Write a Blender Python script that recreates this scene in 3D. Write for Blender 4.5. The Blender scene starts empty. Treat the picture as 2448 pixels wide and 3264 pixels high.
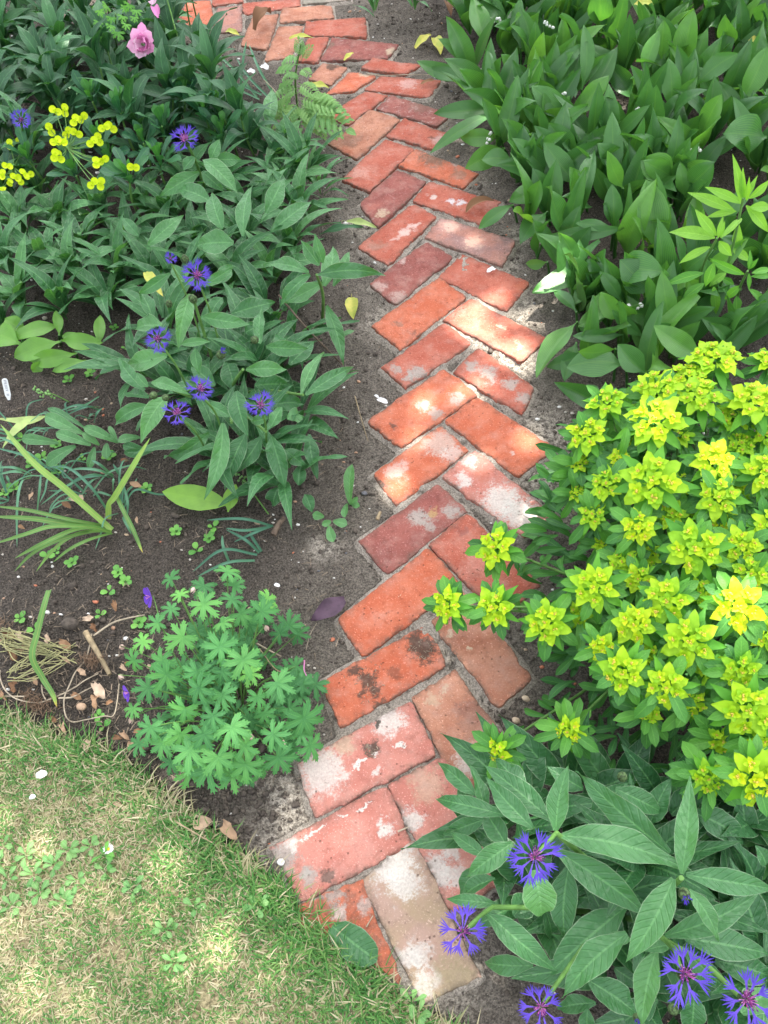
import bpy, math
import numpy as np
from mathutils import Matrix, Vector

# ------------------------------------------------------------------ camera, light, exposure
SC = bpy.context.scene
COL = SC.collection
W, H, F = 2448.0, 3264.0, 2734.0          # photograph size and focal length in its pixels
PITCH, ROLL, CAMH = math.radians(55.48), math.radians(-8.15), 1.480
_R = np.array([1.0, 0, 0]); _U = np.array([0, math.sin(PITCH), math.cos(PITCH)])
_Fw = np.array([0, math.cos(PITCH), -math.sin(PITCH)])
_c, _s = math.cos(ROLL), math.sin(ROLL)
CR, CU = _c * _R + _s * _U, -_s * _R + _c * _U
CAM = np.array([0, 0, CAMH])
cd = bpy.data.cameras.new('camera'); cam = bpy.data.objects.new('camera', cd); COL.objects.link(cam)
cd.sensor_fit = 'VERTICAL'; cd.sensor_height = 36.0; cd.lens = F / H * 36.0
cd.clip_start = 0.02; cd.clip_end = 400
M = Matrix.Identity(4)
for i in range(3):
    M[i][0], M[i][1], M[i][2], M[i][3] = CR[i], CU[i], -_Fw[i], CAM[i]
cam.matrix_world = M
SC.camera = cam

SUN = np.array([0.24, 0.27, 0.93]); SUN /= np.linalg.norm(SUN)
world = bpy.data.worlds.new('World'); SC.world = world; world.use_nodes = True
wn = world.node_tree; wn.nodes.clear()
_o = wn.nodes.new('ShaderNodeOutputWorld'); _b = wn.nodes.new('ShaderNodeBackground')
_k = wn.nodes.new('ShaderNodeTexSky'); _k.sky_type = 'NISHITA'; _k.sun_disc = False
_k.sun_elevation = math.asin(SUN[2]); _k.sun_rotation = math.atan2(SUN[0], SUN[1])
_k.air_density = 0.9; _k.dust_density = 4.0; _k.ozone_density = 0.6
_h = wn.nodes.new('ShaderNodeHueSaturation'); _h.inputs['Saturation'].default_value = 0.28
wn.links.new(_k.outputs[0], _h.inputs['Color']); wn.links.new(_h.outputs[0], _b.inputs[0])
_b.inputs[1].default_value = 0.125
wn.links.new(_b.outputs[0], _o.inputs[0])
sl = bpy.data.lights.new('sun', 'SUN'); sun = bpy.data.objects.new('sun', sl); COL.objects.link(sun)
sl.energy = 4.7; sl.angle = math.radians(0.42); sl.color = (1.0, 0.95, 0.87)
sun.rotation_euler = Vector(SUN).to_track_quat('Z', 'Y').to_euler(); sun.location = (3, 3, 8)
vs = SC.view_settings
vs.view_transform = 'Standard'; vs.look = 'None'; vs.gamma = 1.0; vs.use_curve_mapping = False
vs.exposure = 2.36
SC.cycles.use_denoising = True
SC.cycles.max_bounces = 6; SC.cycles.diffuse_bounces = 4; SC.cycles.transmission_bounces = 4
SC.cycles.sample_clamp_indirect = 6.0

# ------------------------------------------------------------------ helpers: pixels to points in the garden
rng = np.random.default_rng(11)
WIN = {0: (0, 0, 1.0), 'D': (0, 0, 2448 / 1659),
       'W1': (500, 0, 1000 / 1659), 'W2': (1000, 350, 800 / 1659), 'W3': (1000, 800, 800 / 1659),
       'W4': (1100, 1200, 800 / 1659), 'W5': (1000, 1600, 800 / 1659), 'W6': (900, 2000, 800 / 1659),
       'W7': (800, 2400, 800 / 1659), 'W8': (900, 2764, 800 / 1659)}
for k, (x, y) in enumerate([(0, 0), (1224, 0), (0, 816), (1224, 816), (0, 1632), (1224, 1632), (0, 2448), (1224, 2448)]):
    WIN['Z%d' % (k + 1)] = (x, y, 1224 / 1659)
WIN['Z9'] = (0, 1250, 500 / 1659); WIN['Z10'] = (0, 1900, 500 / 1659)
WIN['Z11'] = (1848, 480, 600 / 1659); WIN['Z12'] = (700, 600, 600 / 1659); WIN['Z13'] = (0, 0, 700 / 1659)


def ray(w, x, y):
    x0, y0, s = WIN[w]; sx, sy = x0 + x * s, y0 + y * s
    return _Fw + CR * ((sx - W / 2) / F) - CU * ((sy - H / 2) / F)


def at(w, x, y, z=0.0):
    d = ray(w, x, y)
    return CAM + d * ((z - CAMH) / d[2])


def depth(p):
    return float(np.dot(np.asarray(p) - CAM, _Fw))


def size(w, px, p):                       # px of window w at point p, in metres
    return px * WIN[w][2] * depth(p) / F


def nz(v):
    v = np.asarray(v, float); return v / (np.linalg.norm(v) + 1e-12)


def rnd(a, b):
    return float(rng.uniform(a, b))


_lat = {}


def vnoise(x, y, scale, seed=0):          # smooth value noise in -1..1
    if seed not in _lat:
        _lat[seed] = np.random.default_rng(seed + 900).uniform(-1, 1, (256, 256))
    L = _lat[seed]
    x = np.asarray(x, float) * scale + 57.3; y = np.asarray(y, float) * scale + 31.7
    xi, yi = np.floor(x).astype(int), np.floor(y).astype(int)
    fx, fy = x - xi, y - yi
    fx = fx * fx * (3 - 2 * fx); fy = fy * fy * (3 - 2 * fy)
    a, b = L[xi % 256, yi % 256], L[(xi + 1) % 256, yi % 256]
    c, d = L[xi % 256, (yi + 1) % 256], L[(xi + 1) % 256, (yi + 1) % 256]
    return (a * (1 - fx) + b * fx) * (1 - fy) + (c * (1 - fx) + d * fx) * fy


def inpoly(px, py, poly):
    inside = np.zeros(np.shape(px), bool); n = len(poly)
    for i in range(n):
        x1, y1 = poly[i][:2]; x2, y2 = poly[(i + 1) % n][:2]
        if y1 == y2: continue
        c = ((y1 > py) != (y2 > py)) & (px < (x2 - x1) * (py - y1) / (y2 - y1) + x1)
        inside ^= c
    return inside


def polydist(px, py, poly, closed=True):
    best = np.full(np.shape(px), 1e9); n = len(poly)
    for i in range(n if closed else n - 1):
        a = np.array(poly[i][:2]); b = np.array(poly[(i + 1) % n][:2]); d = b - a
        t = np.clip(((px - a[0]) * d[0] + (py - a[1]) * d[1]) / (d @ d + 1e-12), 0, 1)
        best = np.minimum(best, np.hypot(px - a[0] - t * d[0], py - a[1] - t * d[1]))
    return best


def smooth(a, b, x):
    t = np.clip((x - a) / (b - a), 0, 1); return t * t * (3 - 2 * t)


# ------------------------------------------------------------------ helpers: meshes and tags
class Geo:
    def __init__(self):
        self.V, self.F, self.UV, self.T, self.M = [], [], [], [], []; self.n = 0

    def add(self, V, Fc, UV=None, tint=0.5, mat=0):
        V = np.asarray(V, float); Fc = np.asarray(Fc, int)
        self.V.append(V)
        self.UV.append(np.zeros((len(V), 2)) + .5 if UV is None else np.asarray(UV, float))
        self.T.append(np.broadcast_to(np.asarray(tint, float), (len(V),)).copy())
        self.F.append(Fc + self.n); self.M.append(np.full(len(Fc), mat, int)); self.n += len(V)
        return self

    def build(self, name, mats, parent=None, base=(0, 0, 0), smooth=True):
        base = np.asarray(base, float)
        me = bpy.data.meshes.new(name)
        V = np.concatenate(self.V) - base
        me.vertices.add(len(V)); me.vertices.foreach_set('co', V.astype(np.float32).ravel())
        tot = np.concatenate([np.full(len(f), f.shape[1]) for f in self.F])
        li = np.concatenate([f.ravel() for f in self.F]).astype(np.int32)
        st = np.concatenate([[0], np.cumsum(tot)[:-1]]).astype(np.int32)
        me.loops.add(len(li)); me.loops.foreach_set('vertex_index', li)
        me.polygons.add(len(tot)); me.polygons.foreach_set('loop_start', st)
        me.polygons.foreach_set('material_index', np.concatenate(self.M).astype(np.int32))
        if smooth: me.polygons.foreach_set('use_smooth', np.ones(len(tot), bool))
        uv = me.uv_layers.new(name='UVMap')
        uv.data.foreach_set('uv', np.concatenate(self.UV)[li].astype(np.float32).ravel())
        at_ = me.attributes.new('tint', 'FLOAT', 'POINT'); at_.data.foreach_set('value', np.concatenate(self.T).astype(np.float32))
        for m in (mats if isinstance(mats, (list, tuple)) else [mats]): me.materials.append(m)
        me.update(calc_edges=True); me.validate()
        o = bpy.data.objects.new(name, me); COL.objects.link(o)
        if parent is not None: o.parent = parent
        else: o.location = base
        return o


def tag(o, label=None, cat=None, group=None, kind=None):
    if label: o['label'] = label
    if cat: o['category'] = cat
    if group: o['group'] = group
    if kind: o['kind'] = kind
    return o


def thing(name, base, label, cat, group=None):
    o = bpy.data.objects.new(name, None); COL.objects.link(o); o.location = tuple(base)
    o.empty_display_size = 0.03
    return tag(o, label, cat, group)


def grid_faces(nu, nv):                   # nu columns, nv rows of vertices
    i = np.arange(nv - 1)[:, None] * nu + np.arange(nu - 1)[None, :]
    i = i.ravel(); return np.stack([i, i + 1, i + nu + 1, i + nu], 1)


PROF = {
    'corn': ([0, .08, .22, .38, .55, .72, .86, .95, 1], [.16, .38, .82, 1, .90, .60, .28, .09, .0]),
    'lily': ([0, .10, .22, .40, .55, .72, .86, .95, 1], [.10, .16, .6, .97, 1, .82, .5, .2, .0]),
    'oblong': ([0, .2, .5, .7, .85, .95, 1], [.2, .55, .9, 1, .8, .45, .05]),
    'spoon': ([0, .3, .6, .78, .92, 1], [.16, .4, .88, 1, .72, .1]),
    'strap': ([0, .5, .8, .93, 1], [.85, 1, .8, .45, 0]),
    'ovate': ([0, .25, .45, .7, .88, 1], [.3, .9, 1, .75, .4, .02]),
    'round': ([0, .2, .5, .8, .93, 1], [.3, .8, 1, .85, .55, .1]),
    'lance': ([0, .15, .4, .6, .85, 1], [.12, .6, 1, .85, .35, 0]),
    'lobe': ([0, .3, .55, .75, 1], [.35, .8, 1, .55, 0]),
}


def leaf(g, base, tip, width, prof='corn', arch=.15, fold=.25, wave=0.0, twist=0.0, up=None, tint=.5,
         nc=3, nv=11, skew=1.0, mat=0, wf=2.0, sway=0.0):
    base = np.asarray(base, float); tip = np.asarray(tip, float); d = tip - base; L = np.linalg.norm(d) + 1e-9
    dn = d / L
    up = np.array([0, 0, 1.0]) if up is None else np.asarray(up, float)
    side = np.cross(dn, up)
    if np.linalg.norm(side) < .05: side = np.cross(dn, np.array([.3, -.8, .1]))
    side = nz(side); nrm = np.cross(side, dn)
    t = np.linspace(0, 1, nv); ts = t ** skew
    c = base + d * t[:, None] + nrm * (arch * L * 4 * ts * (1 - ts))[:, None] + side * (sway * L * np.sin(t * math.pi))[:, None]
    tan = np.gradient(c, axis=0); tan /= np.linalg.norm(tan, axis=1)[:, None] + 1e-12
    n = np.cross(np.broadcast_to(side, tan.shape), tan)
    hw = np.interp(t, *PROF[prof]) * width * .5
    s = np.linspace(-1, 1, 2 * nc + 1); ph = rnd(0, 6.28)
    a = twist * t
    sd = side * np.cos(a)[:, None] + n * np.sin(a)[:, None]; nn = n * np.cos(a)[:, None] - side * np.sin(a)[:, None]
    off = fold * np.abs(s)[None, :] * hw[:, None]
    off = off + wave * width * np.sin(t * wf * 6.28 + ph)[:, None] * (s[None, :] * np.abs(s)[None, :])
    V = c[:, None, :] + sd[:, None, :] * (hw[:, None] * s[None, :])[:, :, None] + nn[:, None, :] * off[:, :, None]
    UV = np.stack(np.broadcast_arrays(s[None, :] * .5 + .5, t[:, None]), -1)
    g.add(V.reshape(-1, 3), grid_faces(2 * nc + 1, nv), UV.reshape(-1, 2), tint, mat)
    return c


def tube(g, pts, r0, r1=None, sides=6, tint=.5, mat=0, smoothn=0):
    P = np.asarray(pts, float)
    if smoothn: P = curve(P, smoothn)
    r1 = r0 if r1 is None else r1
    n = len(P); tan = np.gradient(P, axis=0); tan /= np.linalg.norm(tan, axis=1)[:, None] + 1e-12
    ref = np.array([.31, .22, .93]) if abs(np.mean(tan[:, 2])) < .9 else np.array([1.0, .2, 0])
    u = np.cross(tan, ref); u /= np.linalg.norm(u, axis=1)[:, None] + 1e-12; v = np.cross(tan, u)
    a = np.linspace(0, 2 * math.pi, sides, endpoint=False); r = np.linspace(r0, r1, n)
    V = P[:, None, :] + r[:, None, None] * (u[:, None, :] * np.cos(a)[None, :, None] + v[:, None, :] * np.sin(a)[None, :, None])
    i = np.arange(n - 1)[:, None] * sides; j = np.arange(sides)[None, :]; k = (j + 1) % sides
    Fc = np.stack([i + j, i + k, i + sides + k, i + sides + j], -1).reshape(-1, 4)
    UV = np.stack(np.broadcast_arrays(np.linspace(0, 1, sides)[None, :], np.linspace(0, 1, n)[:, None]), -1)
    g.add(V.reshape(-1, 3), Fc, UV.reshape(-1, 2), tint, mat)
    cap = np.arange(sides)
    g.add(V[-1], cap[None, :], None, tint, mat); g.add(V[0], cap[None, ::-1], None, tint, mat)


def curve(P, n=12):                       # Catmull-Rom through points
    P = np.asarray(P, float); Q = np.vstack([2 * P[0] - P[1], P, 2 * P[-1] - P[-2]]); out = []
    for i in range(1, len(Q) - 2):
        t = np.linspace(0, 1, n, endpoint=False)[:, None]
        a, b, c, d = Q[i - 1], Q[i], Q[i + 1], Q[i + 2]
        out.append(.5 * (2 * b + (c - a) * t + (2 * a - 5 * b + 4 * c - d) * t ** 2 + (3 * b - a - 3 * c + d) * t ** 3))
    out.append(P[-1:]); return np.vstack(out)


def ribbon(g, pts, width, prof='strap', fold=.3, up=None, tint=.5, nc=2, n=8, mat=0, endtint=None):
    c = curve(pts, n); nv = len(c); t = np.linspace(0, 1, nv)
    tan = np.gradient(c, axis=0); tan /= np.linalg.norm(tan, axis=1)[:, None] + 1e-12
    up = np.array([0, -.35, 1.0]) if up is None else np.asarray(up, float)
    side = np.cross(tan, up); side /= np.linalg.norm(side, axis=1)[:, None] + 1e-12; nn = np.cross(side, tan)
    hw = np.interp(t, *PROF[prof]) * width * .5; s = np.linspace(-1, 1, 2 * nc + 1)
    V = c[:, None, :] + side[:, None, :] * (hw[:, None] * s)[:, :, None] + nn[:, None, :] * (fold * np.abs(s) * hw[:, None])[:, :, None]
    UV = np.stack(np.broadcast_arrays(s[None, :] * .5 + .5, t[:, None]), -1)
    tt = np.full((nv, len(s)), tint)
    if endtint is not None: tt = tt + (endtint - tint) * smooth(.75, 1, t)[:, None]
    g.add(V.reshape(-1, 3), grid_faces(2 * nc + 1, nv), UV.reshape(-1, 2), tt.ravel(), mat)


_ph = (1 + 5 ** .5) / 2
ICO_V = np.array([(-1, _ph, 0), (1, _ph, 0), (-1, -_ph, 0), (1, -_ph, 0), (0, -1, _ph), (0, 1, _ph), (0, -1, -_ph), (0, 1, -_ph),
                  (_ph, 0, -1), (_ph, 0, 1), (-_ph, 0, -1), (-_ph, 0, 1)]) / math.hypot(1, _ph)
ICO_F = np.array([(0, 11, 5), (0, 5, 1), (0, 1, 7), (0, 7, 10), (0, 10, 11), (1, 5, 9), (5, 11, 4), (11, 10, 2), (10, 7, 6), (7, 1, 8),
                  (3, 9, 4), (3, 4, 2), (3, 2, 6), (3, 6, 8), (3, 8, 9), (4, 9, 5), (2, 4, 11), (6, 2, 10), (8, 6, 7), (9, 8, 1)])


def _sub(V, Fc):
    V = list(map(tuple, V)); cache = {}; out = []

    def mid(a, b):
        k = (min(a, b), max(a, b))
        if k not in cache:
            m = nz(np.add(V[a], V[b])); V.append(tuple(m)); cache[k] = len(V) - 1
        return cache[k]
    for a, b, c in Fc:
        x, y, z = mid(a, b), mid(b, c), mid(c, a); out += [(a, x, z), (b, y, x), (c, z, y), (x, y, z)]
    return np.array(V), np.array(out)


ICO2_V, ICO2_F = _sub(ICO_V, ICO_F)


def blob(g, c, r, stretch=(1, 1, 1), axis=None, tint=.5, mat=0, fine=False, rough=0.0):
    V, Fc = (ICO2_V, ICO2_F) if fine else (ICO_V, ICO_F)
    V = V * (1 + rough * rng.uniform(-1, 1, (len(V), 1))) * np.asarray(stretch) * r
    if axis is not None:
        z = nz(axis); x = nz(np.cross(z, (.3, .9, .2))); y = np.cross(z, x); V = V[:, :1] * x + V[:, 1:2] * y + V[:, 2:] * z
    g.add(V + np.asarray(c), Fc, None, tint, mat)


# ------------------------------------------------------------------ materials
def lin(h):                               # sRGB 0..255 triple to linear
    return tuple((x / 255 / 12.92 if x / 255 <= .04045 else ((x / 255 + .055) / 1.055) ** 2.4) for x in h)


class NT:
    def __init__(self, name):
        self.m = bpy.data.materials.new(name); self.m.use_nodes = True; self.t = self.m.node_tree; self.t.nodes.clear()
        self.out = self.t.nodes.new('ShaderNodeOutputMaterial')

    def n(self, typ, out=0, props=None, **inp):
        nd = self.t.nodes.new('ShaderNode' + typ)
        for k, v in (props or {}).items(): setattr(nd, k, v)
        for k, v in inp.items():
            key = int(k[1:]) if k[0] == 'i' and k[1:].isdigit() else k.replace('_', ' ')
            s = nd.inputs[key]
            if hasattr(v, 'is_linked') or isinstance(v, bpy.types.NodeSocket): self.t.links.new(v, s)
            else: s.default_value = (tuple(v) + (1,) if isinstance(v, tuple) and len(v) == 3 and s.type == 'RGBA' else v)
        return nd.outputs[out]

    def math(self, op, a, b=0.0, clamp=False):
        return self.n('Math', props={'operation': op, 'use_clamp': clamp}, i0=a, i1=b)

    def mix(self, f, a, b, blend='MIX'):
        nd = self.t.nodes.new('ShaderNodeMix'); nd.data_type = 'RGBA'; nd.blend_type = blend
        for k, v in ((0, f), (6, a), (7, b)):
            if isinstance(v, bpy.types.NodeSocket): self.t.links.new(v, nd.inputs[k])
            else: nd.inputs[k].default_value = v if not isinstance(v, tuple) else (v + (1,) if len(v) == 3 else v)
        return nd.outputs[2]

    def ramp(self, x, a, b, lo=0.0, hi=1.0):
        return self.n('MapRange', props={'interpolation_type': 'SMOOTHSTEP'}, i0=x, i1=a, i2=b, i3=lo, i4=hi)

    def noise(self, scale, detail=3.0, vec=None, rough=.55, out=0):
        kw = dict(Scale=scale, Detail=detail, Roughness=rough)
        if vec is not None: kw['Vector'] = vec
        return self.n('TexNoise', out, None, **kw)

    def attr(self, name):
        nd = self.t.nodes.new('ShaderNodeAttribute'); nd.attribute_name = name; return nd.outputs['Fac']

    def bump(self, h, strength=.3, dist=.002):
        return self.n('Bump', Height=h, Strength=strength, Distance=dist)

    def done(self, shader):
        self.t.links.new(shader, self.out.inputs[0]); return self.m


def cramp(N, x, stops):
    nd = N.t.nodes.new('ShaderNodeValToRGB'); el = nd.color_ramp.elements
    while len(el) < len(stops): el.new(.5)
    for e, (p, c) in zip(el, stops): e.position = p; e.color = tuple(c) + (1,)
    N.t.links.new(x, nd.inputs[0]); return nd.outputs[0]


def leaf_mat(name, stops, rough=.45, vein='side', mid=.5, midcol=None, edge=0.0, trans=.3, quilt=.0, spec=.4, spots=0.0):
    N = NT(name)
    uv = N.n('UVMap'); sp = N.t.nodes.new('ShaderNodeSeparateXYZ'); N.t.links.new(uv, sp.inputs[0])
    u, v = sp.outputs[0], sp.outputs[1]
    a = N.math('MULTIPLY', N.math('ABSOLUTE', N.math('SUBTRACT', u, .5)), 2.0)
    geo = N.n('TexCoord', 3)
    base = cramp(N, N.attr('tint'), stops)
    nn = N.noise(28, 4, geo)
    base = N.mix(N.ramp(nn, .35, .7, 0, .45), base, N.mix(.5, base, (stops[0][1][0] * .7, stops[0][1][1] * .75, stops[0][1][2] * .7)))
    mc = midcol or tuple(min(1, c * 1.45 + .035) for c in stops[-1][1])
    if mid: base = N.mix(N.ramp(a, .03, .11, mid, 0), base, mc)
    if vein == 'side':
        w = N.math('SINE', N.math('MULTIPLY', N.math('SUBTRACT', v, N.math('MULTIPLY', a, .17)), 62.0))
        vh = N.ramp(w, .55, 1.0, 0, 1)
        base = N.mix(N.math('MULTIPLY', vh, .06), base, mc)
    else:
        w = N.math('SINE', N.math('MULTIPLY', u, 105.0)); vh = N.ramp(w, -.6, 1.0, 0, 1)
        base = N.mix(N.math('MULTIPLY', vh, .10), base, mc)
    if edge: base = N.mix(N.ramp(a, .92, 1.0, 0, edge), base, (.36, .46, .32))
    if spots: base = N.mix(N.ramp(N.noise(170, 2, geo), .68, .74, 0, spots), base, (.25, .22, .08))
    hgt = N.math('ADD', N.math('MULTIPLY', vh, -.5 if vein == 'side' else -.2), N.math('MULTIPLY', N.noise(95, 2, geo), 1.0) if not quilt else N.math('MULTIPLY', N.noise(52, 2, geo), 1.0 + 4 * quilt))
    bp = N.bump(hgt, .35 + .5 * quilt, .0016 + .004 * quilt)
    pr = N.n('BsdfPrincipled', Base_Color=base, Roughness=rough, Normal=bp, Specular_IOR_Level=spec)
    tr = N.n('BsdfTranslucent', Color=N.mix(1.0, base, (1.5, 1.5, .55), 'MULTIPLY'), Normal=bp)
    return N.done(N.n('MixShader', i0=trans, i1=pr, i2=tr))


def flat_mat(name, col, rough=.7, var=.25, scale=60.0, bump=.2, trans=0.0, spec=.3, col2=None):
    N = NT(name); geo = N.n('TexCoord', 3)
    c2 = col2 or tuple(c * (1 - var) for c in col)
    base = N.mix(N.ramp(N.noise(scale, 4, geo), .35, .65, 0, 1), col, c2)
    base = N.mix(N.math('MULTIPLY', N.attr('tint'), .5), base, N.mix(1.0, base, (.55, .55, .55), 'MULTIPLY'))
    pr = N.n('BsdfPrincipled', Base_Color=base, Roughness=rough, Specular_IOR_Level=spec, Normal=N.bump(N.noise(scale * 3, 3, geo), bump, .002))
    if not trans: return N.done(pr)
    return N.done(N.n('MixShader', i0=trans, i1=pr, i2=N.n('BsdfTranslucent', Color=base)))


def tint_mat(name, stops, rough=.6, trans=.25, spec=.3):
    N = NT(name); base = cramp(N, N.attr('tint'), stops)
    pr = N.n('BsdfPrincipled', Base_Color=base, Roughness=rough, Specular_IOR_Level=spec)
    if not trans: return N.done(pr)
    return N.done(N.n('MixShader', i0=trans, i1=pr, i2=N.n('BsdfTranslucent', Color=base)))


MT = {}
MT['corn'] = leaf_mat('cornflower_leaf', [(0, (.026, .11, .036)), (.5, (.062, .20, .068)), (1, (.13, .325, .11))], .40, 'side', .3, edge=.5, trans=.25, quilt=.5, spec=.5)
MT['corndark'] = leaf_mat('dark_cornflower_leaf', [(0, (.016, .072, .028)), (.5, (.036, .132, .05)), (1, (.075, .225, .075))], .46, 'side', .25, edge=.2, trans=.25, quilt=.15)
MT['lily'] = leaf_mat('lily_leaf', [(0, (.028, .115, .036)), (.5, (.062, .20, .05)), (.85, (.12, .31, .055)), (1, (.23, .45, .05))], .33, 'long', .06, trans=.32, spec=.5)
MT['wood'] = leaf_mat('wood_spurge_leaf', [(0, (.015, .075, .038)), (.5, (.03, .13, .055)), (1, (.075, .26, .045))], .42, 'side', .25, trans=.25)
MT['spurge'] = leaf_mat('cushion_spurge_leaf', [(0, (.032, .14, .036)), (.5, (.07, .25, .045)), (1, (.14, .40, .045))], .5, 'side', .25, trans=.3)
MT['willow'] = leaf_mat('willow_leaf', [(0, (.05, .2, .035)), (.5, (.12, .36, .045)), (1, (.28, .55, .06))], .5, 'side', .25, trans=.35)
MT['strap'] = leaf_mat('strap_leaf', [(0, (.05, .17, .05)), (.45, (.10, .27, .07)), (.8, (.28, .48, .10)), (1, (.6, .45, .09))], .42, 'long', .2, trans=.3)
MT['grey_strap'] = leaf_mat('grey_strap_leaf', [(0, (.06, .18, .12)), (1, (.14, .32, .19))], .5, 'long', .2, trans=.25)
MT['geranium'] = leaf_mat('cranesbill_leaf', [(0, (.045, .18, .06)), (.5, (.09, .30, .09)), (1, (.2, .5, .1))], .6, 'side', .2, trans=.3)
MT['lace'] = leaf_mat('lacy_leaf', [(0, (.13, .31, .1)), (1, (.3, .5, .18))], .6, 'side', .3, trans=.3)
MT['seed'] = leaf_mat('seedling_leaf', [(0, (.08, .28, .06)), (1, (.2, .48, .09))], .55, 'side', .2, trans=.3)
MT['stem'] = flat_mat('green_stem', (.12, .26, .06), .6, .3, 40)
MT['stem_brown'] = flat_mat('brown_stem', (.17, .12, .06), .8, .4, 60)
MT['bract'] = tint_mat('spurge_bract', [(0, (.07, .28, .035)), (.35, (.18, .5, .03)), (.7, (.47, .72, .02)), (1, (.76, .78, .014))], .55, .3)
MT['cyathium'] = flat_mat('spurge_centre', (.72, .55, .09), .6, .3, 200)
MT['petal'] = tint_mat('cornflower_petal', [(0, (.24, .15, .62)), (.45, (.125, .07, .53)), (1, (.065, .035, .42))], .6, .3)
MT['centre'] = tint_mat('cornflower_centre', [(0, (.72, .42, .7)), (.5, (.55, .12, .45)), (1, (.12, .02, .18))], .6, .2)
MT['scale'] = flat_mat('bud_scale', (.1, .17, .06), .7, .8, 260, .5)
MT['bell'] = flat_mat('white_bell', (.82, .84, .78), .5, .05, 60, .05, .2)
MT['pinkpetal'] = tint_mat('pink_petal', [(0, (.66, .22, .48)), (.6, (.8, .4, .63)), (1, (.88, .62, .76))], .5, .3)
MT['palepink'] = tint_mat('pale_pink_bud', [(0, (.55, .3, .33)), (.5, (.5, .42, .3)), (1, (.7, .5, .5))], .6, .2)
MT['violet'] = tint_mat('violet_petal', [(0, (.1, .03, .42)), (1, (.2, .08, .6))], .55, .3)
MT['straw'] = flat_mat('straw', (.36, .28, .17), .85, .4, 60)
MT['palestraw'] = flat_mat('pale_root', (.44, .37, .27), .85, .35, 60)
MT['twig'] = flat_mat('twig', (.15, .11, .08), .9, .5, 80, .5)
MT['dry'] = tint_mat('dry_leaf', [(0, (.13, .065, .035)), (.35, (.3, .17, .09)), (.7, (.42, .3, .2)), (1, (.55, .43, .33))], .75, .12)
MT['yellowleaf'] = flat_mat('yellow_leaf', (.62, .56, .12), .6, .4, 50, .2, .2, col2=(.42, .48, .09))
MT['paleleaf'] = flat_mat('pale_green_leaf', (.48, .62, .22), .6, .25, 40, .2, .2)
MT['purpleleaf'] = flat_mat('purple_leaf', (.085, .045, .075), .5, .4, 60, .2)
MT['white'] = flat_mat('white_plastic', (.82, .84, .84), .4, .04, 40, .03)
MT['ink'] = flat_mat('ink', (.02, .025, .09), .6)
MT['daisy'] = tint_mat('daisy_petal', [(0, (.85, .85, .85)), (1, (.8, .55, .7))], .5, .2)
MT['daisyeye'] = flat_mat('daisy_eye', (.8, .6, .03), .7, .3, 200)
MT['stone'] = tint_mat('pebble', [(0, (.75, .74, .7)), (.4, (.5, .47, .42)), (.7, (.4, .3, .2)), (.85, (.45, .16, .09)), (1, (.12, .12, .13))], .7, 0)

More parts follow.
